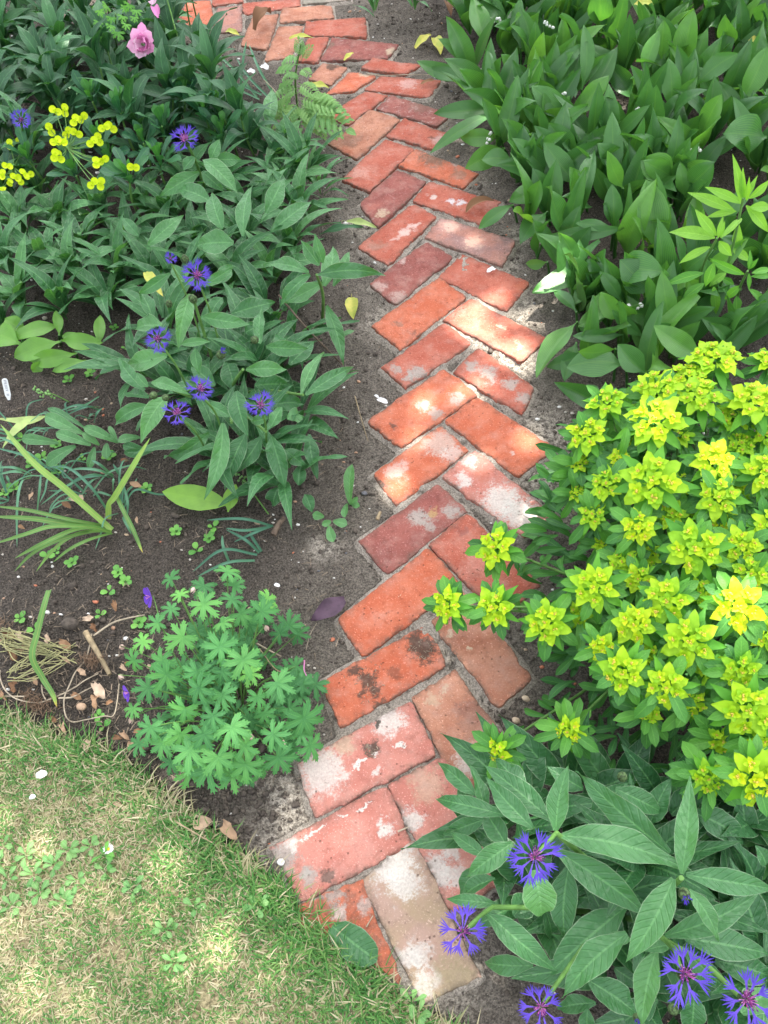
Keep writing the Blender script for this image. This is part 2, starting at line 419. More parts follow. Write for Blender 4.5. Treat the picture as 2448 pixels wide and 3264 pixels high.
# ------------------------------------------------------------------ the brick path
O_, R_, D_, P_, K_, B_, Y_ = ((.42, .108, .055), (.47, .145, .082)), ((.34, .088, .056), (.39, .122, .082)), ((.21, .066, .055), (.27, .092, .074)), \
    ((.26, .15, .135), (.36, .17, .13)), ((.42, .155, .12), (.49, .21, .165)), ((.32, .13, .08), (.42, .2, .13)), ((.34, .25, .165), (.38, .25, .195))
WHT, GRY, MUD, BUF = (.60, .56, .51), (.34, .315, .28), (.055, .045, .035), (.5, .4, .28)
BRICKS = [  # window, corners (left, top, right, bottom), colours, lime, dirt, stains (window, x, y, radius m, colour, amount), label
    (0, [(1154, 2810), (1323, 2677), (1527, 3106), (1344, 3200)], Y_, .15, .15, [('W7', 930, 720, .05, WHT, .95), ('W8', 800, 100, .04, WHT, .9), ('W8', 880, 570, .03, WHT, .8), ('W8', 950, 780, .032, WHT, .85), ('W8', 830, 600, .025, WHT, .8), ('W8', 1150, 760, .05, (.31, .27, .15), .6)],
     'buff yellow brick with a white lime end, last of the path by the lawn'),
    ('W7', [(130, 620), (895, 215), (1062, 610), (330, 985)], K_, .12, .1, [('W7', 890, 490, .02, WHT, 1), ('W7', 200, 690, .035, GRY, 1), ('W7', 500, 820, .016, MUD, .9), ('W7', 370, 820, .022, GRY, .9), ('W7', 260, 600, .02, WHT, .9)],
     'long pink brick with a short white chip and grey mortar on its grassy end'),
    ('W6', [(100, 900), (845, 485), (1012, 845), (222, 1259)], K_, .3, .2, [('W6', 700, 620, .04, WHT, .95), ('W6', 250, 950, .06, WHT, .9), ('W6', 590, 810, .022, MUD, 1), ('W6', 630, 640, .009, MUD, 1), ('W6', 640, 970, .013, WHT, .9), ('W6', 400, 780, .03, BUF, .7)],
     'pink brick with a round blob of dark soil and white lime streaks beside the cranesbill'),
    ('W7', [(905, 215), (1275, 25), (1695, 830), (1320, 1045)], K_, .25, .1, [('W7', 1050, 450, .028, WHT, .95), ('W7', 1240, 780, .035, WHT, .95), ('W7', 1350, 800, .03, WHT, .8), ('W7', 1320, 650, .02, WHT, .8), ('W7', 1150, 200, .04, BUF, .5)],
     'pink brick with a white lime trail running under the big cornflower leaves'),
    ('W6', [(850, 468), (1150, 290), (1560, 860), (1195, 1110)], B_, .3, .45, [('W6', 1250, 880, .04, WHT, .7), ('W6', 1080, 410, .012, BUF, .9), ('W6', 1000, 480, .02, BUF, .6), ('W6', 1300, 600, .06, (.2, .12, .1), .5)],
     'dull mauve speckled brick ending under the lowest small yellow spurge head'),
    ('W6', [(265, 350), (942, -18), (1080, 260), (390, 660)], O_, .05, .5, [('W6', 930, 130, .04, MUD, 1), ('W6', 560, 340, .024, MUD, .95), ('W6', 490, 290, .018, MUD, .95), ('W6', 610, 420, .016, MUD, .95), ('W6', 650, 510, .018, MUD, .9), ('W6', 540, 440, .014, MUD, .9), ('W6', 740, 300, .02, MUD, .5)],
     'bright orange brick scattered with crumbs of dark soil, a heap of them at one corner'),
    (0, [(1374, 1981), (1475, 1876), (1696, 2159), (1585, 2253)], B_, .12, .3, [('W6', 1110, 40, .01, BUF, .9), ('W6', 1250, 150, .009, BUF, .9), ('W6', 1420, 300, .05, (.44, .22, .15), .6)],
     'brown brick partly covered by the sprawling yellow spurge stems, crumbly at its far corner'),
    ('W5', [(155, 775), (755, 305), (970, 555), (325, 1020)], O_, .04, .1, [], 'clean bright orange brick with fine long scratches, a dark purple leaf at its corner'),
    ('W5', [(760, 290), (1020, 75), (1490, 545), (1240, 770)], R_, .25, .2, [('W5', 1090, 380, .04, K_[1], .7), ('W5', 980, 200, .02, D_[0], .7)],
     'red brick lying under the topmost of the sprawling spurge heads'),
    (0, [(1145, 1723), (1389, 1542), (1489, 1629), (1236, 1827)], D_, .15, .2, [('W4', 490, 930, .03, GRY, .95), ('W4', 710, 880, .026, GRY, .9), ('W4', 560, 990, .022, GRY, .8), ('W4', 580, 905, .012, (.4, .26, .12), .9)],
     'dark red brick speckled with pale grey lichen spots'),
    ('W4', [(635, 665), (865, 490), (1363, 904), (1172, 1054)], K_, .45, .05, [('W4', 1030, 820, .055, WHT, .95), ('W4', 1150, 900, .055, WHT, .95), ('W4', 780, 690, .025, WHT, .9), ('W4', 820, 560, .025, WHT, .7), ('W4', 910, 650, .025, O_[0], .5)],
     'pink brick frosted nearly white with lime across its outer half'),
    ('W4', [(180, 640), (630, 325), (815, 490), (340, 850)], O_, .25, .15, [('W4', 620, 440, .05, (.5, .4, .34), .8), ('W4', 720, 520, .03, WHT, .6), ('W4', 330, 620, .035, WHT, .5), ('W4', 240, 720, .012, MUD, 1)],
     'orange brick with a pale grey bloom on its inner half and a chipped outer end'),
    ('W4', [(655, 300), (875, 135), (1385, 465), (1145, 660)], O_, .03, .12, [('W4', 1110, 510, .009, WHT, .6)],
     'smooth plain orange brick with a hairline crack near its outer end'),
    ('W4', [(145, 290), (653, -45), (870, 130), (365, 470)], O_, .1, .2, [('W4', 730, 150, .022, GRY, .9), ('W4', 600, 245, .022, GRY, .85), ('W4', 310, 335, .014, MUD, .8), ('W4', 520, 200, .02, WHT, .5)],  # the white patch paints a sun spot into the brick colour
     'orange brick with two small grey mortar smears, white petals lying by its outer end'),
    ('W3', [(925, 800), (1085, 640), (1458, 900), (1377, 1079)], R_, .15, .2, [('W3', 1150, 810, .03, GRY, .95), ('W3', 1050, 770, .022, GRY, .9), ('W3', 1300, 880, .028, GRY, .9), ('W3', 1390, 980, .022, GRY, .9), ('W3', 1200, 860, .018, GRY, .9)],
     'red brick with a broad band of grey cement along it and a rounded worn end'),
    ('W3', [(450, 770), (860, 475), (1045, 610), (610, 905)], R_, .12, .1, [('W3', 690, 810, .032, GRY, .95), ('W3', 630, 840, .02, GRY, .9), ('W3', 545, 785, .018, GRY, .8)],
     'rose red brick with one grey cement patch near its outer end'),
    ('W3', [(860, 455), (1040, 310), (1535, 580), (1375, 735)], R_, .05, .08, [('W3', 1245, 505, .014, BUF, .9), ('W3', 1355, 620, .016, BUF, .7)],
     'red brick dappled with the brightest sun spots and flaked by a small buff chip'),
    ('W3', [(380, 495), (825, 180), (1005, 310), (575, 650)], O_, .08, .2, [('W3', 560, 490, .016, (.25, .12, .08), .8), ('W3', 660, 540, .014, (.2, .09, .06), .8)],
     'orange brick with pitted face, level with the spotted yellow leaf on the soil'),
    ('W3', [(825, 170), (985, 15), (1420, 205), (1275, 395)], R_, .06, .12, [('W3', 1390, 230, .03, O_[1], .6)],
     'red brick with a ragged broken end and a small pale leaf resting on it'),
    ('W3', [(370, 220), (740, -63), (920, 40), (545, 355)], D_, .3, .2, [('W3', 560, 310, .028, (.42, .3, .26), .85), ('W3', 430, 240, .028, (.46, .32, .28), .85), ('W3', 580, 60, .02, (.5, .38, .34), .8)],
     'dark crimson brick with peeling pale mauve skin, under the tip of a long leaf'),
    ('W2', [(735, 845), (845, 715), (1335, 865), (1240, 1030)], P_, .35, .25, [('W2', 900, 780, .03, (.42, .32, .26), .7), ('W2', 1280, 850, .03, (.12, .1, .1), .7), ('W2', 1060, 880, .03, (.5, .36, .27), .6)],  # the two pale patches paint faint sun spots into the brick colour
     'greyish purple brick, the only one so grey along the right side'),
    ('W2', [(290, 905), (650, 620), (808, 705), (495, 1020)], R_, .1, .2, [('W2', 600, 810, .02, (.6, .42, .37), .9), ('W2', 660, 770, .016, (.6, .42, .37), .9), ('W2', 420, 900, .03, (.25, .15, .11), .6)],
     'red brick with one pale pink stripe along its middle'),
    ('W2', [(655, 605), (765, 475), (1240, 605), (1110, 755)], R_, .4, .15, [('W2', 900, 610, .018, (.6, .6, .62), .9), ('W2', 980, 620, .018, (.6, .6, .62), .9), ('W2', 790, 575, .014, WHT, .7), ('W2', 1180, 630, .03, K_[1], .8)],
     'red brick carrying the curled brown dead leaf'),
    ('W2', [(300, 625), (545, 400), (745, 480), (425, 780)], D_, .35, .2, [('W2', 460, 690, .022, BUF, .8), ('W2', 380, 650, .03, K_[0], .6)],
     'dark red brick with a buff lime crust, just beyond the pale green leaf'),
    ('W2', [(565, 375), (680, 265), (1085, 420), (985, 515)], O_, .3, .3, [('W2', 800, 320, .06, (.14, .11, .08), .85), ('W2', 930, 360, .016, GRY, .9), ('W2', 960, 430, .03, (.2, .13, .09), .7)],
     'orange brick darkened by a mossy grey brown stain along its far edge'),
    ('W2', [(180, 460), (470, 195), (665, 265), (375, 540)], R_, .35, .15, [('W2', 300, 420, .04, (.55, .3, .24), .7)],
     'red brick dusted with white lime at its outer end, beside narrow weed leaves'),
    ('W2', [(480, 170), (600, 55), (905, 170), (790, 265)], R_, .4, .2, [('W2', 830, 200, .03, (.5, .35, .32), .8), ('W2', 780, 185, .014, MUD, .7)],
     'red brick touched by a long pointed lily leaf reaching in from the right'),
    ('W2', [(100, 225), (370, 5), (575, 65), (290, 325)], B_, .12, .25, [('W2', 240, 200, .05, (.2, .11, .08), .6), ('W2', 200, 285, .04, O_[0], .6)],
     'brownish red brick with an orange outer end, just below the pale lacy weed'),
    ('W1', [(1160, 575), (1240, 505), (1560, 600), (1480, 668)], D_, .6, .3, [('W1', 1400, 560, .05, (.2, .13, .1), .6)],
     'dark lime spattered brick tucked under the pale drooping lily leaves'),
    ('W1', [(890, 610), (1100, 485), (1225, 505), (1010, 660)], R_, .35, .15, [], 'red brick with lime specks whose outer end is hidden by the lacy weed'),
    ('W1', [(1095, 475), (1180, 400), (1505, 420), (1430, 515)], R_, .45, .15, [('W1', 1330, 440, .04, (.55, .36, .32), .7)],
     'pale rubbed red brick with a narrow brown leaf on its outer corner'),
    ('W1', [(893, 500), (1020, 380), (1165, 400), (1050, 480)], O_, .1, .2, [('W1', 1100, 392, .025, BUF, .9)],
     'short orange brick with a buff corner, a yellow leaf by its end'),
    ('W1', [(1080, 365), (1140, 305), (1395, 345), (1310, 393)], R_, .3, .15, [], 'small red brick with a thin pale root lying across its near edge'),
    ('W1', [(800, 420), (880, 330), (1010, 355), (920, 450)], B_, .15, .5, [('W1', 925, 350, .03, MUD, .9)], 'dull red brick with a smear of black soil, behind the lacy weed'),
    ('W1', [(870, 320), (930, 200), (1275, 235), (1220, 310)], D_, .4, .35, [('W1', 1235, 270, .028, BUF, .95), ('W1', 1060, 340, .04, MUD, .9), ('W1', 900, 240, .03, (.08, .1, .06), .7)],
     'dark red brick with a cream coloured end and black soil along it'),
    ('W1', [(745, 320), (800, 205), (912, 200), (850, 335)], R_, .2, .15, [], 'narrow red brick standing behind the tip of the lacy weed'),
    ('W1', [(567, 320), (640, 140), (775, 132), (715, 300)], B_, .15, .35, [], 'brown brick with dark pits left of the yellow leaf tip on the lacy weed'),
    ('W1', [(440, 240), (510, 90), (645, 78), (580, 262)], B_, .1, .3, [], 'brown brick with the big curled brown leaf on it'),
    ('W1', [(308, 172), (320, 45), (447, 30), (450, 168)], P_, .3, .2, [], 'small square mauve grey brick end at the far corner of the path'),
    ('W1', [(120, 140), (150, 10), (282, 0), (305, 128)], O_, .12, .2, [], 'orange red brick behind the flower stems at the far left of the path'),
    ('W1', [(650, 122), (665, 42), (920, 25), (935, 92)], B_, .15, .25, [], 'brown red brick in the far row, second course from the top edge'),
    ('W1', [(780, 190), (790, 118), (1098, 95), (1107, 195)], R_, .35, .2, [], 'pale red brick in the far row with a dark weathered end by the drooping weed'),
    ('W1', [(460, 78), (452, 12), (755, -8), (757, 28)], R_, .15, .2, [], 'bright red brick of the far row cut by the top edge of the picture'),
    ('W1', [(295, 32), (290, -40), (452, -60), (455, 8)], R_, .1, .2, [], 'orange red brick above the square mauve brick end'),
    ('W1', [(10, 100), (25, 0), (130, -10), (142, 110)], D_, .1, .4, [], 'shaded dark red brick half hidden by the far left foliage'),
    ('W1', [(770, 22), (780, -50), (1010, -70), (1020, -2)], ((.2, .19, .15), (.28, .25, .2)), .3, .3, [], 'grey green weathered brick at the far edge among weeds'),
]
TORN = [('W8', p) for p in [(100, 250), (300, 160), (530, 80), (600, 300), (700, 520), (785, 735), (770, 775), (690, 700), (600, 640), (520, 600), (400, 640), (250, 560), (120, 420)]]


LINES = {1: [('W7', 245, 602, 480, 470, .0038, WHT, .95), ('W7', 500, 470, 800, 325, .0026, WHT, .9), ('W7', 250, 596, 820, 305, .001, (.06, .04, .03), .7), ('W7', 690, 630, 800, 585, .001, WHT, .8), ('W7', 770, 670, 795, 655, .003, WHT, .9), ('W7', 320, 840, 400, 775, .005, GRY, .9)],
         2: [('W6', 330, 1010, 690, 820, .0038, WHT, .95), ('W6', 690, 820, 900, 735, .0035, WHT, .9), ('W6', 340, 1000, 940, 700, .001, (.06, .04, .03), .7)],
         7: [('W5', 230, 850, 560, 605, .0006, (.13, .05, .035), .7), ('W5', 560, 610, 720, 500, .0005, (.13, .05, .035), .6), ('W5', 250, 880, 480, 730, .0005, (.13, .05, .035), .6), ('W5', 330, 985, 760, 680, .0006, (.13, .05, .035), .7), ('W5', 550, 625, 590, 600, .0012, (.7, .6, .45), .7)],
         12: [('W4', 1165, 535, 1210, 550, .0007, (.05, .03, .025), .9), ('W4', 1210, 550, 1255, 590, .0007, (.05, .03, .025), .9)],
         21: [('W2', 510, 865, 700, 750, .007, (.55, .40, .35), .6)]}


def brick_mat(i, cols, lime, dirt, stains_sunspots, ctr):
    N = NT('brick_clay_%02d' % i); tc = N.n('TexCoord', 3); off = N.n('VectorMath', props={'operation': 'ADD'}, i0=tc, i1=(i * 3.7, i * 1.9, 0))
    warp = N.n('VectorMath', props={'operation': 'SCALE'}, i0=N.noise(38, 4, off, out=1), Scale=.05)
    wp = N.n('VectorMath', props={'operation': 'ADD'}, i0=tc, i1=warp)
    base = N.mix(N.ramp(N.noise(14, 4, off), .38, .62, 0, 1), cols[0], cols[1])
    base = N.mix(N.ramp(N.noise(60, 5, off, .7), .5, .68, 0, .5), base, tuple(c * .62 for c in cols[0]))
    stn = N.math('ADD', N.math('MULTIPLY', N.noise(70, 6, off, .7), .5), N.math('MULTIPLY', N.noise(240, 6, off, .75), .5))
    base = N.mix(N.ramp(N.noise(330, 2, off), .60, .70, 0, .55), base, tuple(min(1, c * 1.5 + .12) for c in cols[1]))
    for (w, x, y, r, c, a) in stains_sunspots:
        p = at(w, x, y, 0) - ctr
        d = N.n('VectorMath', 1, props={'operation': 'DISTANCE'}, i0=wp, i1=(p[0] + .025, p[1] + .025, .025))
        f = N.n('MapRange', i0=d, i1=0.0, i2=r * 1.45, i3=1.0, i4=0.0)
        g = N.math('ADD', f, N.math('MULTIPLY', N.math('SUBTRACT', stn, .5), 2.0))
        g = N.ramp(g, .34, .70, 0, .9)
        base = N.mix(N.math('MULTIPLY', g, a), base, N.mix(N.ramp(N.noise(260, 3, off), .35, .65, 0, .5), c, tuple(k * .62 for k in c)))
    for (w, x0, y0, x1, y1, r, c, a) in LINES.get(i, []):
        pa, pb = at(w, x0, y0, 0) - ctr, at(w, x1, y1, 0) - ctr; L_ = float(np.linalg.norm(pb - pa)); u_ = tuple((pb - pa) / L_)
        rel = N.n('VectorMath', props={'operation': 'SUBTRACT'}, i0=wp, i1=(pa[0] + .025, pa[1] + .025, .025))
        al = N.n('VectorMath', 1, props={'operation': 'DOT_PRODUCT'}, i0=rel, i1=u_)
        al = N.n('Clamp', i0=al, i1=0.0, i2=L_)
        pr_ = N.n('VectorMath', props={'operation': 'SCALE'}, i0=u_, Scale=al)
        d = N.n('VectorMath', 1, props={'operation': 'DISTANCE'}, i0=rel, i1=pr_)
        g = N.ramp(N.math('ADD', d, N.math('MULTIPLY', N.math('SUBTRACT', stn, .5), r * 1.3)), r * .6, r * 1.2, a, 0)
        base = N.mix(g, base, c)
    base = N.mix(N.ramp(N.noise(42, 8, off, .72), .64 - .18 * lime, .80 - .2 * lime, 0, min(.7, .2 + .7 * lime)), base, (.56, .48, .44))
    base = N.mix(N.ramp(N.noise(150, 4, off, .6), .75 - .16 * dirt, .80 - .16 * dirt, 0, .8), base, (.06, .045, .04))
    base = N.mix(N.ramp(N.noise(24, 7, off, .68), .44, .76, 0, .33), base, (.46, .33, .28))
    pit = N.ramp(N.n('TexVoronoi', 0, None, Vector=off, Scale=85.0, Randomness=1.0), .10, .20, 1, 0); pit = N.math('MULTIPLY', pit, N.ramp(N.noise(20, 3, off), .45, .6, 0, 1))
    base = N.mix(N.math('MULTIPLY', pit, .6), base, (.09, .05, .035))
    ed = N.math('MULTIPLY', N.attr('tint'), N.ramp(N.noise(70, 5, off, .7), .38, .6, .1, 1.3))
    base = N.mix(N.math('MULTIPLY', ed, .75, True), base, (.10, .075, .058))
    h = N.math('ADD', N.noise(180, 6, off, .7), N.math('MULTIPLY', N.noise(28, 3, off), 1.6))
    h = N.math('SUBTRACT', h, N.math('MULTIPLY', N.ramp(N.noise(130, 2, off), .66, .74, 0, 1), .5))
    h = N.math('SUBTRACT', h, N.math('MULTIPLY', pit, 1.2))
    pr = N.n('BsdfPrincipled', Base_Color=base, Roughness=.88, Specular_IOR_Level=.2, Normal=N.bump(h, .7, .004))
    return N.done(pr)


QUADS = []
for i, (w, cs, cols, lime, dirt, stains_sunspots, label) in enumerate(BRICKS):
    q = np.array([at(w, x, y, 0)[:2] for x, y in cs]); ctr2 = q.mean(0)
    q = ctr2 + (q - ctr2) * 1.028; QUADS.append(q)
    ctr = np.array([ctr2[0], ctr2[1], 0])
    lu = (np.linalg.norm(q[3] - q[0]) + np.linalg.norm(q[2] - q[1])) / 2; lv = (np.linalg.norm(q[1] - q[0]) + np.linalg.norm(q[2] - q[3])) / 2

    def knots(L):
        e = np.array([0, .0012, .0028, .005, .008, .013]) / L
        return np.concatenate([e, np.linspace(.02 / L, 1 - .02 / L, max(6, int(L / .008))), 1 - e[::-1]])
    s, t = knots(lu), knots(lv); S_, T_ = np.meshgrid(s, t)
    P2 = ((1 - S_) * (1 - T_))[..., None] * q[0] + (S_ * (1 - T_))[..., None] * q[3] + (S_ * T_)[..., None] * q[2] + ((1 - S_) * T_)[..., None] * q[1]
    corner = (np.abs(2 * S_ - 1) ** 10) * (np.abs(2 * T_ - 1) ** 10)
    chip = rng.uniform(.0, .06, 4); ck = np.where(S_ < .5, np.where(T_ < .5, chip[0], chip[1]), np.where(T_ < .5, chip[2], chip[3]))
    P2 = ctr2 + (P2 - ctr2) * (1 - corner * ck)[..., None]
    e = np.minimum(np.minimum(S_, 1 - S_) * lu, np.minimum(T_, 1 - T_) * lv)
    edge = 1 - smooth(0, .03, e)
    P2[..., 0] += edge * .0026 * vnoise(P2[..., 0], P2[..., 1], 55, i) + edge * .0012 * vnoise(P2[..., 0], P2[..., 1], 190, i + 1)
    P2[..., 1] += edge * .0026 * vnoise(P2[..., 0], P2[..., 1], 55, i + 60) + edge * .0012 * vnoise(P2[..., 0], P2[..., 1], 190, i + 61)
    rr = .0018 + .0028 * np.clip(vnoise(P2[..., 0], P2[..., 1], 35, i + 120), 0, 1) + .014 * np.clip(vnoise(P2[..., 0], P2[..., 1], 60, i + 130) - .4, 0, 1)
    k = np.clip(rr - e, 0, rr); Z_ = -rr + np.sqrt(np.maximum(rr * rr - k * k, 0))
    Z_ += .0012 * vnoise(P2[..., 0], P2[..., 1], 25, i + 140) + .0007 * vnoise(P2[..., 0], P2[..., 1], 110, i + 150)
    ti = rng.uniform(-.014, .014, 2); Z_ += (P2 - ctr2) @ ti + rnd(-.0015, .0025)
    V = np.concatenate([P2, Z_[..., None]], -1); nr, nc_ = S_.shape
    g = Geo(); g.add(V.reshape(-1, 3), grid_faces(nc_, nr), None, np.exp(-e / .006).ravel())
    idx = np.arange(nr * nc_).reshape(nr, nc_)
    loop = np.concatenate([idx[0, :-1], idx[:-1, -1], idx[-1, :0:-1], idx[:0:-1, 0]])
    top = V.reshape(-1, 3)[loop]; bot = top.copy(); bot[:, 2] = -.062; n_ = len(loop); a_ = np.arange(n_); b_ = (a_ + 1) % n_
    g.add(np.vstack([top, bot]), np.stack([a_, a_ + n_, b_ + n_, b_], 1))
    tag(g.build('brick', brick_mat(i, cols, lime, dirt, stains_sunspots, ctr), base=ctr), label, 'brick', 'worn bricks laid herringbone in the garden path')
# the half brick torn off under the turf
tp = np.array([at(w, *p, 0)[:2] for w, p in TORN]); tc_ = tp.mean(0); QUADS.append(tp)
pp = []
for k in range(len(tp)):
    for f in np.linspace(0, 1, 14, endpoint=False): pp.append(tp[k] * (1 - f) + tp[(k + 1) % len(tp)] * f)
pp = np.array(pp); pp += .002 * np.stack([vnoise(pp[:, 0], pp[:, 1], 90, 3), vnoise(pp[:, 0], pp[:, 1], 90, 4)], 1); pp = pp[::-1]
rings = [(1.0, -.06), (1.0, -.005), (.993, -.0015), (.98, 0), (.9, .0006), (.7, 0), (.4, .0006)]
RV = np.vstack([np.column_stack([tc_ + (pp - tc_) * s_, np.full(len(pp), z_)]) for s_, z_ in rings]); n_ = len(pp)
g = Geo(); a_ = np.arange(n_); b_ = (a_ + 1) % n_
g.add(RV, np.vstack([np.stack([a_ + r * n_, b_ + r * n_, b_ + (r + 1) * n_, a_ + (r + 1) * n_], 1) for r in range(len(rings) - 1)]))
g.add(RV[-n_:], a_[None, :])
c3 = np.array([tc_[0], tc_[1], 0])
tag(g.build('brick', brick_mat(60, O_, .08, .15, [('W8', 330, 210, .02, GRY, .9), ('W8', 230, 220, .012, GRY, .9), ('W8', 560, 250, .02, WHT, .7), ('W8', 390, 300, .014, WHT, .8)], c3), base=c3),
    'vivid orange broken brick partly swallowed by the lawn, ending in a sharp point', 'brick', 'worn bricks laid herringbone in the garden path')

# ------------------------------------------------------------------ soil, mortar, lawn
GX0, GX1, GY0, GY1, GS = -1.75, 2.15, -0.35, 4.15, .0085
gx = np.arange(GX0, GX1, GS); gy = np.arange(GY0, GY1, GS); XX, YY = np.meshgrid(gx, gy)
LAWN = [at('D', x, y, 0)[:2] for x, y in [(-40, 1520), (60, 1555), (130, 1590), (240, 1625), (330, 1690), (420, 1765), (520, 1845), (600, 1900), (650, 1965), (740, 2020), (800, 2075), (850, 2140), (930, 2195), (1010, 2230)]]
LAWN = [np.array([-1.75, LAWN[0][1] + .22])] + LAWN + [np.array([.2, -.35]), np.array([-1.75, -.35])]
lawn_in = inpoly(XX, YY, LAWN); lawn_d = polydist(XX, YY, LAWN)
PD = np.full(XX.shape, 9.0)
for q in QUADS:
    x0, y0 = q.min(0) - .25; x1, y1 = q.max(0) + .25
    m = (XX > x0) & (XX < x1) & (YY > y0) & (YY < y1)
    d = polydist(XX[m], YY[m], q); d[inpoly(XX[m], YY[m], q)] = 0; PD[m] = np.minimum(PD[m], d)


def soil_h(x, y):
    return -.010 + .008 * vnoise(x, y, 6, 21) + .005 * vnoise(x, y, 22, 22) + .0038 * vnoise(x, y, 55, 23)


def gridval(A, x, y):
    i = np.clip(((np.asarray(y) - GY0) / GS).astype(int), 0, A.shape[0] - 1); j = np.clip(((np.asarray(x) - GX0) / GS).astype(int), 0, A.shape[1] - 1)
    return A[i, j]


SZ = soil_h(XX, YY) + .0045 * vnoise(XX, YY, 105, 24)
near = 1 - smooth(.01, .07, PD)
SZ = SZ * (1 - near) + near * (-.012 + .002 * vnoise(XX, YY, 50, 25)); SZ -= .022 * (PD <= .004) 
SZ -= .03 * lawn_in
sand = np.zeros(XX.shape)
for w, x, y, r in [('D', 1185, 935, .08), ('D', 1215, 1035, .09), ('D', 1170, 960, .06), ('D', 1215, 1000, .07), ('D', 1130, 500, .045), ('D', 1110, 655, .05), ('D', 1130, 770, .05), ('D', 625, 1735, .06), ('D', 615, 1830, .05), ('D', 650, 1670, .04), ('D', 1090, 560, .04),
                   ('D', 700, 1180, .03), ('D', 780, 480, .05), ('D', 1000, 380, .05), ('D', 1230, 1090, .05), ('D', 980, 2130, .03), ('D', 830, 690, .05)]:
    p = at(w, x, y, 0); sand = np.maximum(sand, np.exp(-((XX - p[0]) ** 2 + (YY - p[1]) ** 2) / r ** 2))
sand = np.clip(sand * 1.1 + .12 * near, 0, 1)
pale = 1 - smooth(.02, .28, PD + .05 * vnoise(XX, YY, 9, 40))

N = NT('garden_soil'); tc = N.n('TexCoord', 3); nb = N.noise(260, 6, tc, .7); n2 = N.noise(60, 5, tc, .6)
base = N.mix(N.ramp(nb, .35, .7, 0, 1), (.034, .03, .026), (.15, .128, .106))
base = N.mix(N.math('MULTIPLY', N.attr('pale'), N.ramp(n2, .3, .7, .5, 1)), base, N.mix(N.ramp(nb, .35, .65, 0, 1), (.072, .063, .053), (.235, .205, .17)))
sf = N.math('MULTIPLY', N.attr('sand'), N.ramp(N.noise(75, 8, tc, .75), .42, .56, .05, 1.25), True)
base = N.mix(sf, base, N.mix(N.ramp(nb, .4, .6, 0, 1), (.25, .22, .18), (.50, .45, .38)))
base = N.mix(N.ramp(N.noise(420, 1, tc), .73, .76, 0, .8), base, (.55, .5, .42))
hh = N.math('ADD', N.math('MULTIPLY', nb, 1.0), N.math('MULTIPLY', N.noise(110, 5, tc, .7), 2.2))
soil_m = N.done(N.n('BsdfPrincipled', Base_Color=base, Roughness=.95, Specular_IOR_Level=.15, Normal=N.bump(hh, .9, .006)))
g = Geo(); g.add(np.stack([XX, YY, SZ], -1).reshape(-1, 3), grid_faces(len(gx), len(gy)))
so = g.build('soil', soil_m); tag(so, kind='structure')
for nm, A in (('pale', pale), ('sand', sand)):
    a_ = so.data.attributes.new(nm, 'FLOAT', 'POINT'); a_.data.foreach_set('value', A.astype(np.float32).ravel())

N = NT('sandy_mortar'); tc = N.n('TexCoord', 3); nb = N.noise(300, 5, tc, .7)
base = N.mix(N.ramp(nb, .35, .65, 0, 1), (.20, .175, .145), (.46, .41, .35))
base = N.mix(N.ramp(N.noise(30, 7, tc, .75), .50, .66, 0, .9), base, (.08, .066, .053))
mort_m = N.done(N.n('BsdfPrincipled', Base_Color=base, Roughness=.95, Specular_IOR_Level=.1, Normal=N.bump(N.math('ADD', nb, N.noise(90, 4, tc)), .9, .006)))
mz = -.0055 - .016 * smooth(.003, .016, PD) + .0035 * vnoise(XX, YY, 40, 50) + .002 * vnoise(XX, YY, 110, 51) - .012 * lawn_in
keep = (PD < .042).ravel(); fc = grid_faces(len(gx), len(gy)); fc = fc[keep[fc].all(1)]
used = np.unique(fc); re_ = np.full(XX.size, -1); re_[used] = np.arange(len(used))
g = Geo(); g.add(np.stack([XX, YY, mz], -1).reshape(-1, 3)[used], re_[fc])
tag(g.build('path', mort_m), kind='structure')

g = Geo(); R0 = 60.0
g.add([(-R0, -R0, -.075), (R0, -R0, -.075), (R0, R0, -.075), (-R0, R0, -.075)], [[0, 1, 2, 3]])
N = NT('far_ground'); tc = N.n('TexCoord', 3)
base = N.mix(N.ramp(N.noise(1.2, 6, tc), .4, .6, 0, 1), (.05, .09, .03), (.09, .10, .04))
tag(g.build('ground', N.done(N.n('BsdfPrincipled', Base_Color=base, Roughness=.95))), kind='structure')

# lawn: thatch sheet and blades
lz = -.004 + .016 * smooth(0, .06, lawn_d) + .006 * vnoise(XX, YY, 5, 60) + .003 * vnoise(XX, YY, 25, 61) - .03 * (1 - smooth(0, .015, lawn_d))
keep = lawn_in.ravel(); fc = grid_faces(len(gx), len(gy)); fc = fc[keep[fc].all(1)]
used = np.unique(fc); re_ = np.full(XX.size, -1); re_[used] = np.arange(len(used))
N = NT('lawn_thatch'); tc = N.n('TexCoord', 3)
base = N.mix(N.ramp(N.noise(170, 6, tc, .7), .35, .65, 0, 1), (.12, .10, .05), (.40, .34, .19))
base = N.mix(N.ramp(N.noise(22, 5, tc), .5, .64, 0, .7), base, (.10, .16, .045))
base = N.mix(N.ramp(N.noise(14, 4, tc, .6), .62, .72, 0, .85), base, (.09, .07, .055))
g = Geo(); g.add(np.stack([XX, YY, lz], -1).reshape(-1, 3)[used], re_[fc])
tag(g.build('lawn', N.done(N.n('BsdfPrincipled', Base_Color=base, Roughness=.95, Normal=N.bump(N.noise(240, 5, tc), .9, .006)))), kind='structure')

LP = [np.array(p) for p in LAWN]


